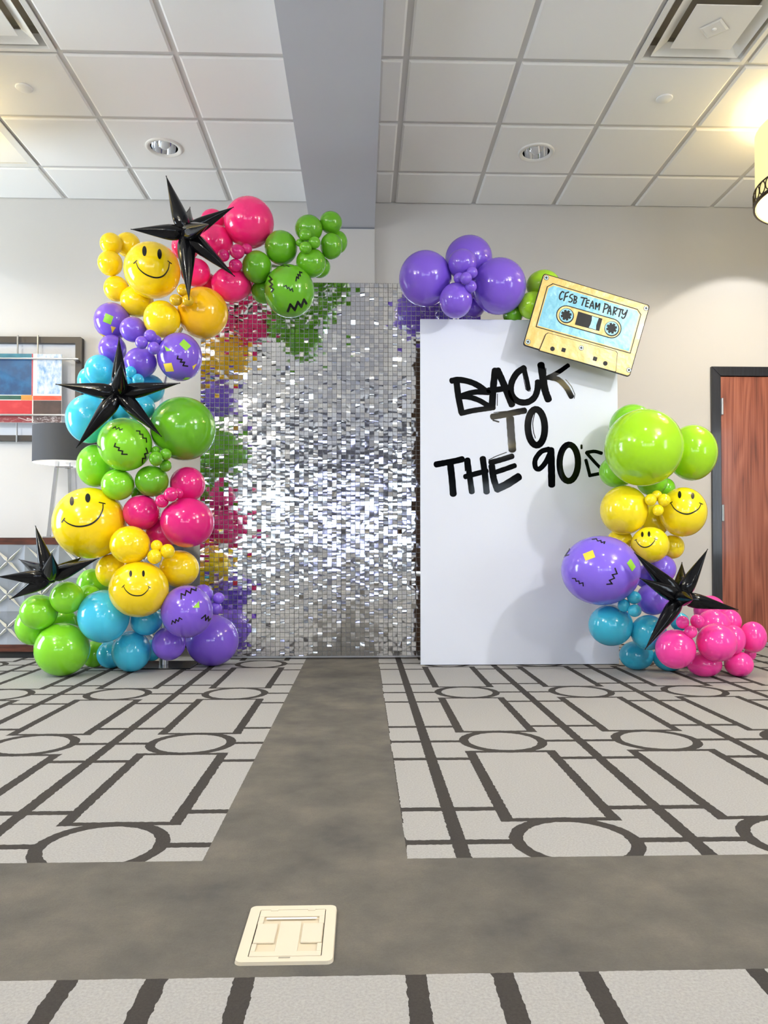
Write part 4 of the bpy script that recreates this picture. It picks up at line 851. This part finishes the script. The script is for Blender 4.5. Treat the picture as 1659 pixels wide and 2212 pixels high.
def capsule(r):
    a = Vector((515, 568)); b = Vector((1068, 722)); d = (b-a).normalized(); n = Vector((-d.y, d.x)); o = []
    for c, s in ((a, 1), (b, -1)):
        for k in range(15):
            t = PI*k/14; o.append(c+(n*math.cos(t)*s - d*math.sin(t)*s)*r)
    return cpoly([tuple(p) for p in o])
rw = MB().prism(capsule(122), -.003, -.0025).out('reel_window', KK, cs)
MB().prism(capsule(110), -.0035, -.003).out('window_plate', KY, rw)
def gear(cx, cy, r, rot=0):
    o = []
    for k in range(8):
        for da, rr in ((-.16, .74), (-.15, 1), (.15, 1), (.16, .74)):
            a = rot+2*PI*k/8+da*(1 if rr == .74 else 1)
            pass
        a = rot+2*PI*k/8
        for da, rr in ((-.39+.0, 1), (-.13, 1), (-.13, .78), (.13, .78), (.13, 1)): o.append((cx+r*rr*math.cos(a+da), cy+r*rr*math.sin(a+da)))
    return cpoly(o)
for cx, cy in ((515, 568), (1068, 722)):
    rl = MB().prism(cpoly(circ(cx+3, cy+5, 92, 36)), -.004, -.0035).out('reel', KK, cs)
    MB().prism(cpoly(circ(cx, cy, 82, 36)), -.0045, -.004).out('reel_ring', KB, rl); MB().prism(gear(cx, cy, 66, .2), -.005, -.0045).out('reel_gear', KK, rl)
tw = MB().prism(cpoly([(662,520),(957,605),(917,757),(620,680)]), -.004, -.0035).out('tape_window', KK, cs)
hg = [(830,576),(912,600)]+[(897+8*math.cos(PI*k/8), 605+k*15) for k in range(1, 8)][:0]+[(893,650),(880,690),(877,742),(790,716),(812,672),(826,625)]
MB().prism(cpoly(hg), -.0045, -.004).out('tape_gap', KB, tw)
tr = cpoly([(290,783),(1118,1000),(1136,1022),(1116,1252),(1100,1256),(178,1003),(262,800)])
tri = inset(tr, .0036)
tp = MB().prism(tr, -.009, -.001).out('head_plate', KK, cs); MB().prism(tri, -.0095, -.009).out('plate_face', KY, tp)
for x, y, r in ((343,980,28),(985,1152,28)): MB().prism(cpoly(circ(x, y, r, 24)), -.0100, -.0095).out('round_hole', KK, tp)
for x, y in ((478,993),(860,1097)):
    a = math.radians(16); r = 25; MB().prism(cpoly([(x+q[0]*math.cos(a)-q[1]*math.sin(a), y+q[0]*math.sin(a)+q[1]*math.cos(a)) for q in rrect(-r, r, -r, r, 8)]), -.0100, -.0095).out('square_hole', KK, tp)
for x, y, a in ((277,112,.2),(1493,473,.1),(50,893,.3),(1278,1227,.75),(693,967,.15)):
    base = -.001 if y != 967 else -.0095
    s_ = MB().prism(cpoly(circ(x, y, 31, 24)), base-.0006, base).out('screw', KK, cs); MB().prism(cpoly(circ(x, y, 26, 24)), base-.0012, base-.0006).out('screw_head', KW, s_)
    cr = []
    for k in range(4):
        t = a+PI/2*k
        cr += [(x+17*math.cos(t)+5*math.sin(t), y+17*math.sin(t)-5*math.cos(t)), (x+17*math.cos(t)-5*math.sin(t), y+17*math.sin(t)+5*math.cos(t)), (x+7*math.cos(t+PI/4), y+7*math.sin(t+PI/4))]
    MB().prism(cpoly(cr), base-.0018, base-.0012).out('screw_cross', KK, s_)
TXT = [[[(490,290),(470,280),(445,310),(435,350),(445,375),(468,365)]],                                  # C
  [[(512,293),(498,350),(488,390)],[(512,297),(548,285)],[(503,345),(535,335)]],                          # F
  [[(600,312),(575,318),(560,345),(585,362),(590,385),(572,405),(548,400)]],                             # S
  [[(622,330),(608,415)],[(612,332),(645,345),(640,370),(616,375)],[(616,375),(640,392),(630,418),(604,418)]], # B
  [[(698,348),(772,362)],[(740,357),(722,405),(708,445)]],                                               # T
  [[(768,380),(752,455)],[(768,380),(800,385)],[(760,415),(790,418)],[(750,455),(785,462)]],              # E
  [[(838,392),(815,440),(800,478)],[(838,392),(845,440),(848,482)],[(812,448),(850,452)]],               # A
  [[(872,490),(882,410),(893,465),(926,420),(915,500)]],                                                 # M
  [[(992,425),(978,480),(966,530)],[(985,420),(1028,440),(1022,470),(978,490)]],                         # P
  [[(1052,450),(1032,500),(1020,545)],[(1052,450),(1058,500),(1060,555)],[(1028,510),(1062,515)]],       # A
  [[(1105,465),(1085,560)],[(1100,462),(1138,480),(1125,508),(1095,512)],[(1098,512),(1118,550)]],       # R
  [[(1140,478),(1215,497)],[(1185,490),(1170,535),(1158,578)]],                                          # T
  [[(1205,505),(1200,535),(1222,550),(1245,525)],[(1262,498),(1245,550),(1225,590),(1205,598),(1192,580)]]] # Y
for ch, g_ in zip('CFSBTEAMPARTY', TXT):
    mb = MB()
    for kx, s_ in enumerate(g_):
        pp = smooth_path([Vector(cc(*p)) for p in s_])
        for pl in stroke_outline(pp, 17*KS): mb.add([(p.x, -.0028-.0001*kx, p.y) for p in pl], [tuple(range(len(pl)))])
    q = mb.out('letter', KK, cs); q['label'] = 'handwritten black letter '+ch
